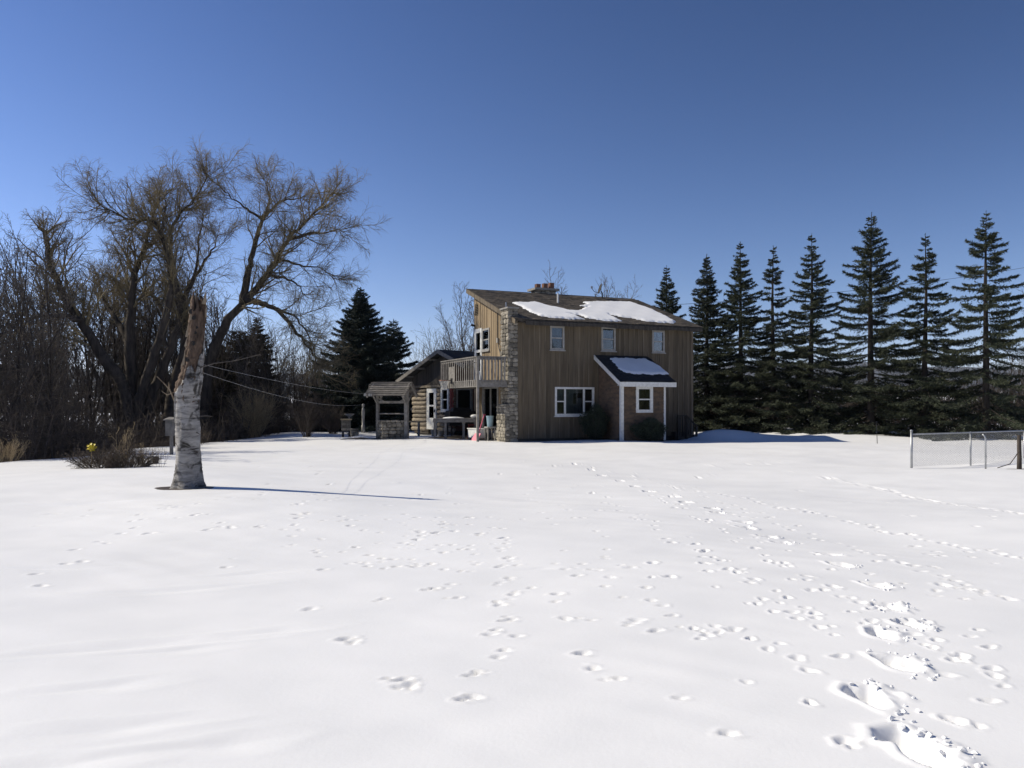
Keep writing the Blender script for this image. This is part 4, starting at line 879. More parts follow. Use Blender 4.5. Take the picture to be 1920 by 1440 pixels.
# willows: limbs followed in the photograph, each at its own depth
W3 = [dict(n=6,w=.14,up=.1,rmin=.016), dict(n=5,w=.15,up=.05,rmin=.008,count=10,lf=.62,ang=.75), dict(n=5,w=.12,up=.03,rmin=.0048,count=8,lf=.85,ang=.65,droop=.45)]
def willow(name, label, base, limbs, seed, crown_droop=.45, cnt=10, Lc=2.6):
    root = empty(name, base, 0, label, 'tree'); gr = Grow(seed); bx = np.array(base); W = [dict(q) for q in W3]; W[2]['droop'] = crown_droop
    for pts, d0, d1, r0, r1, lo in limbs:
        n = len(pts); C = np.array([at(x, y, d0+(d1-d0)*i/(n-1)) for i, (x, y) in enumerate(pts)])-bx
        # smooth resample
        t = np.linspace(0, n-1, (n-1)*4+1); C = np.stack([np.interp(t, np.arange(n), C[:,k]) for k in range(3)], 1)
        for _ in range(2): C[1:-1] = .25*C[:-2]+.5*C[1:-1]+.25*C[2:]
        C[1:-1] += gr.r.randn(len(C)-2, 3)*.035
        rad = (r1*.7+(r0*.72-r1*.7)*np.linspace(1, 0, len(C))**1.35)*(1+.05*gr.r.randn(len(C))); gr.out.append((C, rad, 0))
        L = np.linalg.norm(np.diff(C, axis=0), axis=1).sum()
        gr.kids(C, (r0+r1)*.28, max(4, int(cnt*L/5)), lo, 1, Lc, .85, W, 1)
        if r1 < .1: gr.kids(C[-3:], r1*1.2, 4, .3, 1, Lc*.9, .5, W, 1)
    tree_objs(root, gr, 1, M['willow_bark'], M['willow_twig'] if crown_droop > .2 else M['twig'], (10,5,4,3)); return root
b1 = at(255, 800, 40); b1.z = gz(b1.x, b1.y)
willow('willow', 'huge many-trunked willow with yellowish twigs behind the birch snag', tuple(b1), [
    ([(245,815),(244,767),(225,708),(187,662),(162,617),(140,585),(112,540),(92,490),(87,440),(73,424)], 40, 38, .52, .13, .36),
    ([(150,600),(100,590),(50,600),(8,585)], 38.8, 37, .2, .06, .2),
    ([(250,815),(246,750),(244,654),(246,567),(260,490),(272,462),(290,400),(300,372)], 40, 41, .55, .05, .36),
    ([(243,650),(232,620),(214,594),(196,565),(185,530)], 40.3, 42, .28, .07, .3),
    ([(256,815),(262,750),(287,675),(308,605),(325,545),(312,480),(302,425),(272,412),(245,412),(204,396),(182,378)], 40, 38.6, .42, .035, .4),
    ([(312,480),(300,420),(314,385),(305,362)], 39.4, 40, .14, .03, .2),
    ([(268,815),(282,745),(306,690),(330,630),(338,565),(320,490),(318,430),(345,392),(372,370),(392,328)], 40.5, 41, .45, .03, .36),
    ([(310,800),(335,700),(348,620),(345,560)], 41, 42, .5, .2, .6),
    ([(345,560),(372,505),(400,470),(410,440)], 42, 43, .18, .03, .2),
    ([(322,610),(295,565),(270,545),(240,540)], 40.4, 42, .2, .04, .2),
    ([(338,580),(365,520),(372,450),(380,400)], 41, 42.5, .17, .03, .2)], 11, .42, 15, 2.9)
b2 = at(378, 800, 42); b2.z = gz(b2.x, b2.y)
willow('leaning_willow', 'willow leaning right with long drooping limb toward the blue spruce', tuple(b2), [
    ([(376,815),(382,740),(398,660),(418,612),(462,562),(500,521),(522,478),(540,450),(580,408),(605,385),(628,360)], 42, 41, .5, .035, .36),
    ([(455,568),(462,520),(471,487),(480,450),(492,412),(515,385),(532,374),(565,371)], 41.6, 42.5, .3, .04, .35),
    ([(492,412),(468,395),(450,383),(421,358),(396,338)], 42.2, 41, .11, .02, .2),
    ([(490,415),(508,380),(500,350),(492,332)], 42.2, 43, .1, .02, .2),
    ([(540,450),(583,437),(612,435),(640,432)], 41.3, 40.5, .14, .03, .2),
    ([(505,515),(535,520),(560,535),(572,552)], 41.4, 40, .13, .03, .2),
    ([(462,562),(485,567),(512,575),(546,608),(570,640),(588,662),(597,690)], 41.6, 39.8, .26, .035, .35),
    ([(520,578),(550,590),(575,620),(590,655)], 40.6, 40, .1, .03, .2),
    ([(520,480),(560,500),(600,500),(628,520)], 41.4, 41, .1, .02, .2)], 23, .34, 16, 2.8)

# undergrowth of the thicket
ur = np.random.RandomState(4); polys = []
N = 10000
yy = ur.uniform(23.5, 64, N); xx = edge_x(yy)-.15-ur.rand(N)**1.2*np.minimum(24, .8*yy-6)
keep = np.abs(xx/yy) < .8; xx, yy = xx[keep], yy[keep]; zz = g(xx, yy)
for x, y, z in zip(xx, yy, zz):
    h = ur.gamma(3, .6)+.3; near = max(0, 1-(edge_x(y)-x)/3)
    h *= (1-.55*near)*(.55 if y < 41 and 150 < 960+FPX*x/y < 430 else 1); l = ur.randn(2)*.22*h; m_ = ur.randn(2)*.1*h; r0 = .009+.008*ur.rand()
    polys.append((np.array([(x,y,z-.05),(x+l[0]*.4+m_[0],y+l[1]*.4+m_[1],z+h*.5),(x+l[0],y+l[1],z+h)]), np.array([r0,r0*.8,r0*.4])))
    for _ in range(3):
        t = ur.uniform(.25,.9); p0 = np.array([x+l[0]*t, y+l[1]*t, z+h*t]); d = ur.randn(3)*.3*h; d[2] = abs(d[2])*.8
        polys.append((np.array([p0, p0+d*.5+ur.randn(3)*.03, p0+d]), np.array([.008,.006,.004])))
V, Fq = tubes(polys, 3); tag(link('undergrowth', fast_mesh('undergrowth', V, [Fq], M['brush'])), 'tangled dark brush filling the thicket floor beyond the lawn', 'brush', kind='stuff')

polys = []; N = 4500; t_ = ur.rand(N); xx = 8+t_*24+ur.randn(N)*.8; yy = 60-t_*17+ur.randn(N)*1.6
for x, y in zip(xx, yy):
    z = gz(x, y); h = ur.gamma(4, .42)+.3; l = ur.randn(2)*.2*h; r0 = .012
    polys.append((np.array([(x,y,z-.05),(x+l[0]*.6,y+l[1]*.4,z+h*.5),(x+l[0],y+l[1],z+h)]), np.array([r0,r0*.8,r0*.4])))
    for _ in range(3):
        t = ur.uniform(.2,.9); p0 = np.array([x+l[0]*t, y+l[1]*t, z+h*t]); d = ur.randn(3)*.3*h; d[2] = abs(d[2])*.8; polys.append((np.array([p0, p0+d*.5, p0+d]), np.array([.009,.007,.004])))
V, Fq = tubes(polys, 3); tag(link('hedgerow_brush', fast_mesh('hedgerow_brush', V, [Fq], M['brush'])), 'dark bare brush behind the row of spruces', 'brush', kind='stuff')
# ------------------------------------------------------------------ conifers
def spruce(name, label, px, ytop, d, R0, seed, nm, dens=1., sparse=.0, low=.25, group=None, cat='tree', prof=.85, droop=.0, leaf=1.):
    q = at(px, 755, d); gz_ = gz(q.x, q.y); H = at(px, ytop, d).z-gz_; root = empty(name, (q.x, q.y, gz_), 0, label, cat, group)
    R0 *= 1.42; r = np.random.RandomState(seed)
    trk = [(np.array([(0,0,-.2),(r.randn()*.03,r.randn()*.03,H*.35),(r.randn()*.03,r.randn()*.03,H*.7),(0,0,H*.99)]), np.array([.024*H*.75,.017*H*.75,.009*H*.75,.012]))]
    BS = []; BD = []; BL = []; br = []
    h = low
    while h < H-.12:
        f = h/H; Rh = R0*(1-f)**prof*(1 if f > .12 else .75+2*f); nb = max(4, int(round((6.5-2.2*f)*dens)))
        a0 = r.rand()*6.28
        for k in range(nb):
            if r.rand() < sparse*(.4+f*.6 if f < .8 else .2): continue
            az = a0+6.283*k/nb+r.randn()*.22; L = Rh*(.62+.55*r.rand())*(1-.25*max(0, f-.75)/.25)+.05; hh = h+r.randn()*.07
            el = (-.2-droop+.55*f**1.5)+r.randn()*.09; n = 7; t = np.linspace(0, 1, n)
            out = L*t; zz = hh+L*(math.sin(el)*t-.1*(1-f)*np.sin(t*math.pi*.8)+.09*t**3)
            wv = r.randn()*.1*L*t**2
            P = np.stack([out*math.cos(az)-wv*math.sin(az), out*math.sin(az)+wv*math.cos(az), zz], 1)
            br.append((P[[0,2,4,6]], np.array([.022,.014,.008,.004])*(.5+L*.4)))
            nbk = max(3, int(L/.085)); tt = (np.arange(nbk)+r.rand(nbk))/nbk*.92+.08
            pos = np.stack([np.interp(tt, t, P[:,c_]) for c_ in range(3)], 1); fw = norm(P[-1]-P[0]); sd = np.array([-math.sin(az), math.cos(az), 0])
            for sgn in (1,-1,0):
                D = fw[None]*(.75+.4*r.rand(nbk,1))+sgn*sd[None]*(.8+.3*r.rand(nbk,1))+np.array([0,0,1])*(r.randn(nbk,1)*.18-.12-(.35+droop if sgn == 0 else 0))
                ln = (.12+.34*L*(1-tt)**.8*(.6+.6*r.rand(nbk)))*(.65 if sgn == 0 else 1); ln = np.minimum(ln, .6)
                BS.append(pos); BD.append(D/np.linalg.norm(D, axis=1, keepdims=True)); BL.append(ln)
        h += (.36-.17*f)*(.8+.4*r.rand())/max(dens, .6)**.5
    BS.append(np.array([[0,0,H-.25],[0,0,H-.12]])); BD.append(np.array([[0,0,1.],[0,0,1.]])); BL.append(np.array([.3,.2]))
    S = np.concatenate(BS); D = np.concatenate(BD); L = np.concatenate(BL); m_ = 8
    S = np.repeat(S, m_, 0); D = np.repeat(D, m_, 0); L = np.repeat(L, m_); n = len(S); t = np.tile(np.arange(m_)/m_, n//m_)
    pr = r.randn(n,3); pr -= (pr*D).sum(1, keepdims=True)*D; pr /= np.linalg.norm(pr, axis=1, keepdims=True)+1e-9
    p = S+D*(L*t)[:,None]; nd = D*.8+pr*.75; nd /= np.linalg.norm(nd, axis=1, keepdims=True); ll = (.09+.08*r.rand(n))*leaf*np.clip((H-p[:,2])/1.2, .45, 1)
    sdv = np.cross(nd, r.randn(n,3)); sdv /= np.linalg.norm(sdv, axis=1, keepdims=True)+1e-9; ww = (.016+.01*r.rand(n))*leaf
    A = p-sdv*ww[:,None]; B = p+sdv*ww[:,None]; Cc = p+nd*ll[:,None]
    V = np.stack([A,B,Cc], 1).reshape(-1,3); F = np.arange(n*3).reshape(-1,3)
    link('crown', fast_mesh('crown', V, [F], nm), root)
    V1, F1 = tubes(trk, 8); V2, F2 = tubes(br, 3); link('trunk', fast_mesh('trunk', np.concatenate([V1,V2]), [np.concatenate([F1,F2+len(V1)])], M['spruce_bark'], True), root)
    return root
G = 'spruces in the row right of the house'
labs = ['short dark spruce rising right behind the house roof', 'second spruce of the row counted from the house', 'third spruce of the row with narrow pointed top', 'thin sparse spruce, fourth of the row from the house', 'fifth spruce of the row, pointed and full', 'tallest wide spruce with long level boughs in mid row', 'spruce with bare spike tip, second from the right end', 'tall rightmost spruce of the row with open gaps']
prm = [(2.3,1.15,.0,1.0,0),(2.35,1.1,.05,1.0,0),(2.35,1.0,.12,.97,0),(2.2,.85,.25,1.0,.05),(2.45,.95,.15,.97,0),(2.9,.92,.22,.9,-.03),(2.5,.85,.28,1.0,.05),(2.8,.85,.3,.88,.06)]
for i, ((x, y, d), (R0, de, spz, pf, dr)) in enumerate(zip(SPR, prm)): spruce('spruce_tree', labs[i], x, y, d, R0, 50+i, M['needle'], de, spz, .35, G, prof=pf, droop=dr)
spruce('blue_spruce', 'large dense blue spruce between the willow and the well', 676, 541, 47, 2.65, 71, M['blue_needle'], 2.0, 0, .3, prof=.84)
spruce('blue_spruce', 'smaller open blue spruce behind the right side of the large one', 738, 600, 51, 2.1, 72, M['blue_needle'], 1.4, .1, .3, prof=.75)
spruce('cedar_tree', 'brownish cedar behind the birch snag, under the leaning willow', 448, 622, 47, 1.9, 73, M['cedar_leaf'], 1.5, 0, .2, prof=.45)
spruce('cedar_tree', 'slender brownish cedar right of the larger cedar', 482, 598, 50, 1.2, 74, M['cedar_leaf'], 1.4, 0, .2, prof=.55)
spruce('cedar_tree', 'brown cedar low behind the birch trunk', 412, 660, 45, 1.7, 75, M['cedar_leaf'], 1.5, 0, .2, prof=.4)
# bushes
def bush_at(px, py, d, H, n, spread, seed, label, m_, rr=.012, k2=7, name='bare_bush', cat='bush', droop=0.):
    q = at(px, 755, d); root = empty(name, (q.x, q.y, gz(q.x,q.y)), 0, label, cat); bush(seed, H, n, spread, m_, root, rr, k2, droop); return root
bush_at(846, 0, 57, 7.4, 46, .55, 41, 'tall bushy bare shrub rising over the middle of the log cabin roof', M['twig'], .02, 9)
bush_at(818, 0, 59, 6.0, 40, .7, 42, 'bushy bare shrub over the left slope of the log cabin roof', M['twig'], .02, 9)
bush_at(796, 0, 61, 4.8, 34, .7, 43, 'lowest bare shrub at the left foot of the log cabin roof', M['twig'], .018, 8)
bush_at(575, 822, 38, 1.9, 70, .6, 1, 'grey bare bush standing alone left of the blue spruce', M['brush'], .012, 8)
bush_at(480, 815, 40.5, 2.5, 90, .7, 2, 'large rounded tan bush beneath the leaning willow', M['straw'], .011, 9)
bush_at(625, 815, 41.5, 1.5, 60, .7, 3, 'low dark bare bush at the foot of the blue spruce', M['brush'], .012, 8)
bush_at(600, 815, 45, 2.2, 60, .8, 12, 'wide bare bush left of the large blue spruce', M['brush'], .012, 8)
# flower bed remains, left
fb = on_ground(212, 884)
bush_at(192, 0, fb.y+.1, .75, 110, 1.5, 4, 'low tangled dry shrub in the snow left of the birch', M['brush'], .008, 10, droop=.09)
bush_at(238, 0, fb.y, .65, 100, 1.5, 5, 'right half of dry shrub clump, with reddish stems', M['brush'], .008, 10, droop=.09)
bush_at(232, 0, fb.y-.05, 1.1, 8, .15, 6, 'tall tan stalks standing in the dry shrub clump', M['straw'], .008, 5, 'dry_stalks', 'stalks')
bush_at(268, 0, fb.y+.4, .62, 22, .35, 7, 'small tuft of straw stalks beside the dry shrub', M['straw'], .006, 5, 'dry_stalks', 'stalks')
bush_at(300, 0, fb.y-.1, .75, 6, .4, 8, 'few thin dry stems near the black pot', M['brush'], .004, 4, 'dry_stalks', 'stalks')
bush_at(10, 0, 22.8, .8, 45, .9, 9, 'low tan brush at the left edge of the lawn', M['straw'], .007, 7)
bush_at(55, 0, 25, .7, 40, .9, 10, 'low grey brush by the leftmost dark trunk', M['brush'], .007, 7)
lp = at(292, 755, 21.6); o = MB().lathe([(.05,-.03),(.07,.0),(.085,.17),(.09,.18),(.07,.18)], 12).build('plant_pot', M['black'], None, True); o.location = (lp.x, lp.y, gz(lp.x,lp.y)); tag(o, 'small black plant pot in the snow left of the birch', 'plant pot')
yp = at(172, 755, fb.y-.1); yo = empty('yellow_flower', (yp.x,yp.y,gz(yp.x,yp.y)), 0, 'yellow artificial flower on a stick left of the dry shrub', 'flower')
MB().tube([(0,0,-.1),(0,0,.48)], .012, 6).build('stem', M['straw'], yo)
for k in range(7):
    a = k*.9; MB().hexa([(0,0,.46),(.02,0,.46),(.02,.02,.46),(0,.02,.46),(.1*math.cos(a)-.03,-.02+.02*math.sin(a),.5+.09*math.sin(a)),(.1*math.cos(a)+.03,-.02,.5+.09*math.sin(a)),(.1*math.cos(a)+.03,.01,.54+.09*math.sin(a)),(.1*math.cos(a)-.03,.01,.54+.09*math.sin(a))]).build('petal', M['yellow'], yo)
# wooden board on a post behind the birch
wp_ = at(320, 755, 26); o = empty('nest_box', (wp_.x,wp_.y,gz(wp_.x,wp_.y)), R(-15), 'grey wooden nest box on a post just left of the birch', 'nest box')
MB().box(-.13,.13,-.1,.1,.62,1.12).build('body', M['grey_wood'], o); MB().hexa([(-.17,-.15,1.12),(.17,-.15,1.12),(.17,.13,1.2),(-.17,.13,1.2),(-.17,-.15,1.15),(.17,-.15,1.15),(.17,.13,1.23),(-.17,.13,1.23)]).build('roof', M['grey_wood'], o); MB().box(-.04,.04,.0,.08,-.15,.62).build('post', M['grey_wood'], o)
# evergreen shrub by the vestibule
def leafy(name, label, loc, rx, ry, H, n, seed, m_):
    r = np.random.RandomState(seed); root = empty(name, loc, 0, label, 'shrub'); u = r.randn(n,3); u /= np.linalg.norm(u, axis=1, keepdims=True); rad = r.rand(n)**.35
    lum = 1+.14*np.sin(u[:,0]*5+1)+.12*np.sin(u[:,2]*6+u[:,1]*4); p = u*(rad*lum)[:,None]*np.array([rx,ry,H/2])+np.array([0,0,H/2]); p = p[p[:,2] > .02]; n = len(p)
    d = r.randn(n,3)+np.array([0,0,.6]); d /= np.linalg.norm(d, axis=1, keepdims=True); s = np.cross(d, r.randn(n,3)); s /= np.linalg.norm(s, axis=1, keepdims=True)
    V = np.stack([p-s*.014, p+s*.014, p+d*.09], 1).reshape(-1,3); link('foliage', fast_mesh('foliage', V, [np.arange(n*3).reshape(-1,3)], m_), root)
    gr = Grow(seed)
    for _ in range(9): gr.path((r.randn()*.05,r.randn()*.05,-.1), (r.randn()*.4,r.randn()*.4,1), H*.8, .02, .006, 5, .12, .05, 0)
    V, F = tubes([(q[0], q[1]) for q in gr.out], 5); link('stem', fast_mesh('stem', V, [F], M['bark'], True), root)
q = hm @ Vector((3.3,-.85,0)); leafy('evergreen_shrub', 'dark rounded evergreen shrub between picture window and porch', (q.x,q.y,gz(q.x,q.y)), .62, .55, 1.5, 9000, 31, M['shrub_leaf'])
q = hm @ Vector((5.0,-2.5,0)); leafy('evergreen_shrub', 'low dark evergreen shrub in front of the porch wall', (q.x,q.y,gz(q.x,q.y)), .75, .35, .95, 7000, 32, M['shrub_leaf'])

# ------------------------------------------------------------------ broken birch
def birch_bark():
    m = bpy.data.materials.new('birch_bark'); m.use_nodes = True; n = m.node_tree.nodes; l = m.node_tree.links; b = n['Principled BSDF']; b.inputs['Roughness'].default_value = .8
    tc = n.new('ShaderNodeTexCoord'); mp = n.new('ShaderNodeMapping'); mp.inputs['Scale'].default_value = (2.0,2.0,10); l.new(tc.outputs['Object'], mp.inputs[0])
    n1 = n.new('ShaderNodeTexNoise'); n1.inputs['Scale'].default_value = 1; n1.inputs['Detail'].default_value = 7; n1.inputs['Roughness'].default_value = .7; n1.inputs['Distortion'].default_value = .6; l.new(mp.outputs[0], n1.inputs[0])
    r1 = n.new('ShaderNodeValToRGB'); e = r1.color_ramp.elements; e[0].position = .37; e[0].color = (.035,.03,.028,1); e[1].position = .45; e[1].color = (.2,.19,.18,1); q = e.new(.62); q.color = (.36,.345,.325,1)
    l.new(n1.outputs['Fac'], r1.inputs[0])
    n2 = n.new('ShaderNodeTexNoise'); n2.inputs['Scale'].default_value = 3.4; n2.inputs['Detail'].default_value = 6; n2.inputs['Distortion'].default_value = 1; l.new(tc.outputs['Object'], n2.inputs[0])
    r2 = n.new('ShaderNodeValToRGB'); r2.color_ramp.elements[0].position = .36; r2.color_ramp.elements[1].position = .46; r2.color_ramp.elements[0].color = (.12,.11,.1,1); l.new(n2.outputs['Fac'], r2.inputs[0])
    mx = n.new('ShaderNodeMix'); mx.data_type = 'RGBA'; mx.blend_type = 'MULTIPLY'; mx.inputs[0].default_value = 1; l.new(r1.outputs[0], mx.inputs[6]); l.new(r2.outputs[0], mx.inputs[7])
    l.new(mx.outputs[2], b.inputs['Base Color']); bp = n.new('ShaderNodeBump'); bp.inputs['Strength'].default_value = .8; bp.inputs['Distance'].default_value = .02; l.new(n1.outputs['Fac'], bp.inputs['Height']); l.new(bp.outputs[0], b.inputs['Normal']); return m
M['birch'] = birch_bark()
M['rot'] = mat('rotten_wood', (.17,.118,.085), (.035,.025,.02), .95, (14,14,4), 7, 1, None, lo=.3, hi=.68)
M['pale_wood'] = mat('pale_split_wood', (.38,.31,.22), (.2,.15,.1), .9, (12,12,2), 5, .8)
bz = gz(bp_.x, bp_.y); birch = empty('broken_birch', (bp_.x, bp_.y, bz), 0, 'broken dead birch snag with white bark and rotten brown top', 'tree')
def prof_at(z): # (left px, right px) read at heights, metres
    T = [(-.15,-.36,.33),(0,-.3,.29),(.12,-.27,.26),(.35,-.24,.235),(.7,-.215,.225),(1.1,-.21,.23),(1.35,-.2,.215),(1.6,-.2,.22),(1.8,-.24,.235),(1.95,-.22,.26),(2.2,-.12,.27),(2.45,-.07,.285),(2.7,-.03,.31),(3.0,-.0,.32),(3.3,.03,.33),(3.55,.06,.31),(3.7,.1,.24)]
    zs = [t[0] for t in T]; return np.interp(z, zs, [t[1] for t in T]), np.interp(z, zs, [t[2] for t in T])
def snag(name, z0, z1, mat_, shrink, seed, topcut):
    r = np.random.RandomState(seed); k = 44; n = int((z1-z0)/.03); V = []; zs = np.linspace(z0, z1, n)
    a = np.arange(k)*2*np.pi/k; cut = topcut(a)
    for i, z in enumerate(zs):
        l_, r_ = prof_at(z); c_ = (l_+r_)/2; R_ = (r_-l_)/2*shrink
        nz = 1+.05*np.sin(3*a+z*2.2)+.035*np.sin(5*a-z*4+1)+.03*np.sin(11*a+z*13)*np.sin(z*7)+(.018 if shrink > .95 else .05)*r.randn(k)
        if shrink < .95: nz += .05*np.sin(13*a+2*np.sin(z*3))+.04*np.sin(8*a+z*1.3)
        if z < .3: nz += .1*np.maximum(0, .3-z)/.3*np.sin(4*a+.5)
        z_ = np.minimum(z, cut+.02*r.randn(k)); V.append(np.stack([c_+R_*nz*np.cos(a), R_*nz*np.sin(a)*.92, z_], 1))
    V = np.concatenate(V); i, j = np.meshgrid(np.arange(n-1), np.arange(k), indexing='ij'); j2 = (j+1)%k
    F = np.stack([i*k+j, i*k+j2, (i+1)*k+j2, (i+1)*k+j], -1).reshape(-1,4); V = np.vstack([V, V[-k:].mean(0)-np.array([0,0,.15])])
    cp = np.array([[(n-1)*k+q, (n-1)*k+(q+1)%k, n*k] for q in range(k)])
    return link(name, fast_mesh(name, V, [F, cp], mat_, True), birch)
snag('trunk', -.15, 2.9, M['birch'], 1.0, 1, lambda a: 2.1+.55*np.cos(a-.1)+.22*np.sin(3*a+1)+.12*np.sin(7*a)+.15*(np.cos(a-.2) > .9))
snag('rotten_core', 1.5, 3.72, M['rot'], .93, 2, lambda a: 3.45+.18*np.cos(a*1.0+2.6)+.16*np.sin(5*a+.6)+.16*np.sin(9*a)+.08*np.sin(15*a))
rb = random.Random(2)
for i in range(16):   # splinters standing at the broken top and along the lit edge
    a = rb.uniform(0,6.28); z = rb.uniform(3.0,3.5) if i < 9 else rb.uniform(1.6,3.0); l_, r_ = prof_at(z); c_ = (l_+r_)/2; R_ = (r_-l_)/2*.93
    if i >= 9: a = rb.uniform(2.6,3.9)
    x, y = c_+R_*math.cos(a), R_*math.sin(a)*.92; L = rb.uniform(.12,.32)
    MB().hexa([(x-.03,y-.02,z),(x+.03,y-.02,z),(x+.03,y+.02,z),(x-.03,y+.02,z),(x-.004+.03,y-.004,z+L),(x+.034,y-.004,z+L),(x+.034,y+.004,z+L),(x+.026,y+.004,z+L)]).build('splinter', M['pale_wood'], birch)
for x, z, s in ((.12,3.32,.05),(.17,3.2,.04),(.2,2.92,.03),(.16,2.72,.045),(.05,2.42,.04),(.07,2.4,.03),(.22,3.02,.028)):
    l_, r_ = prof_at(z); c_ = (l_+r_)/2; R_ = (r_-l_)/2*.95; xx_ = min(max((x-c_)/R_, -.95), .95); y = -R_*.92*math.sqrt(1-xx_*xx_)
    m = MB(); m.tube([(x,y-.012,z),(x,y+.05,z)], s, 9); m.build('hole', M['inside'], birch)
def stick(pts, r, nm='twig', m_=None): MB().tube(pts, [r*(1-.7*i/(len(pts)-1)) for i in range(len(pts))], 6).build(nm, m_ or M['pale_wood'], birch)
stick([(-.22,-.05,1.62),(-.3,-.1,1.85),(-.38,-.12,1.95),(-.52,-.15,2.1)], .016); stick([(-.3,-.1,1.85),(-.36,-.02,2.0)], .01); stick([(-.24,-.05,1.8),(-.34,-.12,1.75),(-.46,-.1,1.83)], .012)
stick([(.2,-.05,2.25),(.55,-.1,2.35),(.95,-.1,2.4),(1.4,-.05,2.52)], .014, 'branch', M['twig']); stick([(.9,-.1,2.39),(1.1,-.15,2.48)], .007, 'twig', M['twig'])
stick([(.24,0,1.35),(.36,-.05,1.36),(.5,-.04,1.34)], .014, 'twig', M['twig']); stick([(.2,-.1,1.05),(.3,-.12,1.0)], .012, 'twig', M['twig'])
stick([(.26,-.08,1.75),(.3,-.12,2.0)], .01, 'twig', M['twig'])
# clotheslines from the birch to the well roof
def line(name, label, a, b, sagm, r=.002):
    a = Vector(a); b = Vector(b); n = 14; pts = [a.lerp(b, i/n)-Vector((0,0,sagm*4*(i/n)*(1-i/n))) for i in range(n+1)]
    return tag(MB().tube(pts, r, 5).build(name, M['wire'], None), label, 'clothesline')
wm = Matrix.Translation(WO) @ Matrix.Rotation(HA, 4, 'Z')
c0 = Vector((bp_.x+.22, bp_.y, 2.46)); line('clothesline', 'upper clothesline running from the birch snag to the well roof', c0, wm @ Vector((-.95,-.55,2.1)), .12)
line('clothesline', 'lower clothesline from the birch snag toward the fence bush', Vector((bp_.x+.25, bp_.y, 2.3)), at(690,757,36.3), .3)
pegs = random.Random(6); a_ = c0; b_ = wm @ Vector((-.95,-.55,2.1))
for i, t in enumerate((.9,.915,.955,.965,.985)):
    q = a_.lerp(b_, t)-Vector((0,0,.12*4*t*(1-t))); o = MB().box(-.02,.02,-.012,.012,-.1,.015).build('clothes_peg', M['offwhite'], None); o.location = q; tag(o, 'pale clothes peg hanging on the upper clothesline near the well', 'clothes peg', 'pegs on the upper clothesline')
# overhead cable at the right
a_ = at(2300, 420, 60); b_ = hm @ Vector((HW-.1, HD-.05, HT-.3)); tag(MB().tube([a_.lerp(b_, t)-Vector((0,0,2.6*4*t*(1-t)*.4)) for t in np.linspace(0,1,24)], .012, 5).build('overhead_cable', M['dark_metal'], None), 'thin overhead cable passing behind the spruces at the right', 'cable')
pl_ = empty('utility_pole', (a_.x, a_.y, gz(a_.x,a_.y)), 0, 'brown utility pole carrying the overhead cable beyond the right edge', 'pole'); hgt = a_.z-gz(a_.x,a_.y)
MB().tube([(0,0,-.5),(0,0,hgt+.4)], [.15,.1], 10).build('pole_shaft', M['bark'], pl_); MB().box(-.8,.8,-.06,.06,hgt-.05,hgt+.08).build('crossarm', M['bark'], pl_)
br_ = np.random.RandomState(19); Vc = []; Fc = []; k = 9  # unseen conifers added behind the camera, darkening window reflections and the front wall
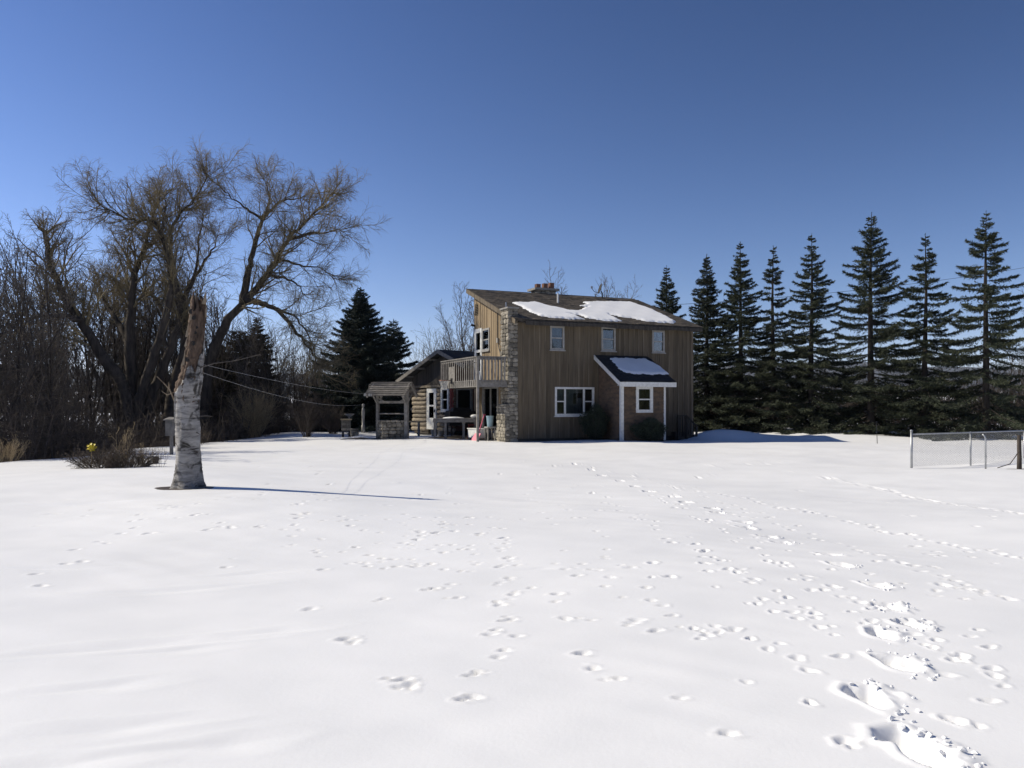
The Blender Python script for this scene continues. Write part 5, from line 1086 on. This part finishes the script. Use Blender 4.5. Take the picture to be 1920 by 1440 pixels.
for i in range(230):
    t = i/230; x = np.interp(t, [0,.6,1], [-95,95,150])+br_.randn()*1.2; y = np.interp(t, [0,.6,1], [-48,-44,55])+br_.randn()*4; h = br_.uniform(9,15); r = h*.2; z0 = gz(x, y); lv = 8; vv = []
    for j in range(lv):
        t = j/(lv-1); rr = r*(1-t)*(1.15 if j % 2 == 0 else .75)+.03; a = np.arange(k)*2*np.pi/k+br_.rand()
        vv.append(np.stack([x+rr*np.cos(a)*(1+.25*br_.randn(k)), y+rr*np.sin(a)*(1+.25*br_.randn(k)), np.full(k, z0+h*t)+.2*br_.randn(k)], 1))
    Vc.append(np.concatenate(vv)); ii, jj = np.meshgrid(np.arange(lv-1), np.arange(k), indexing='ij'); Fc.append(i*lv*k+np.stack([ii*k+jj, ii*k+(jj+1)%k, (ii+1)*k+(jj+1)%k, (ii+1)*k+jj], -1).reshape(-1,4))
tag(link('unseen_conifers', fast_mesh('unseen_conifers', np.concatenate(Vc), [np.concatenate(Fc)], M['needle'])), 'unseen dark conifers added behind the viewer to darken the window reflections', 'woods', kind='stuff')
# distant wood line across the valley
dr_ = np.random.RandomState(9); n = 2600; X = dr_.uniform(-900, 900, n); Y = dr_.choice([560,610,1000,1350], n)+dr_.randn(n)*22; Zg = g(X, Y); hh = dr_.uniform(6,13,n)
P = np.stack([X,Y,Zg], 1); V = []; 
for k in range(5):
    a = k*1.2566; V.append(P+np.stack([np.cos(a)*hh*.33, np.sin(a)*hh*.33, hh*(.3+.12*np.sin(k*2.1+X))], 1))
V.append(P+np.stack([hh*0, hh*0, hh], 1)); V.append(P-np.array([0,0,.5])); V = np.stack(V, 1).reshape(-1,3); b_ = np.arange(n)[:,None]*7
F = np.concatenate([b_+np.array([[k,(k+1)%5,5]]) for k in range(5)]+[b_+np.array([[(k+1)%5,k,6]]) for k in range(5)])
tag(link('distant_woods', fast_mesh('distant_woods', V, [F], M['hill'])), 'far line of woods across the snowy valley', 'woods', kind='stuff')
for i, pr_ in enumerate(protos):
    if i not in usedp:
        for ch in list(pr_.children): bpy.data.objects.remove(ch)
        bpy.data.objects.remove(pr_)
# clear but faintly hazy air that fades the far hills to blue
hz = MB().box(-7000, 7000, -640, 6000, -12, 275).build('haze', M['snow'], None); hz.data.materials.clear()
m_ = bpy.data.materials.new('haze_air'); m_.use_nodes = True; n_ = m_.node_tree.nodes; n_.remove(n_['Principled BSDF'])
pv = n_.new('ShaderNodeVolumePrincipled'); pv.inputs['Color'].default_value = (.75,.86,1,1); pv.inputs['Density'].default_value = .00006; pv.inputs['Anisotropy'].default_value = .2
m_.node_tree.links.new(pv.outputs[0], n_['Material Output'].inputs['Volume']); hz.data.materials.append(m_); tag(hz, 'thin pale blue air fading the far hills', 'haze', kind='stuff')
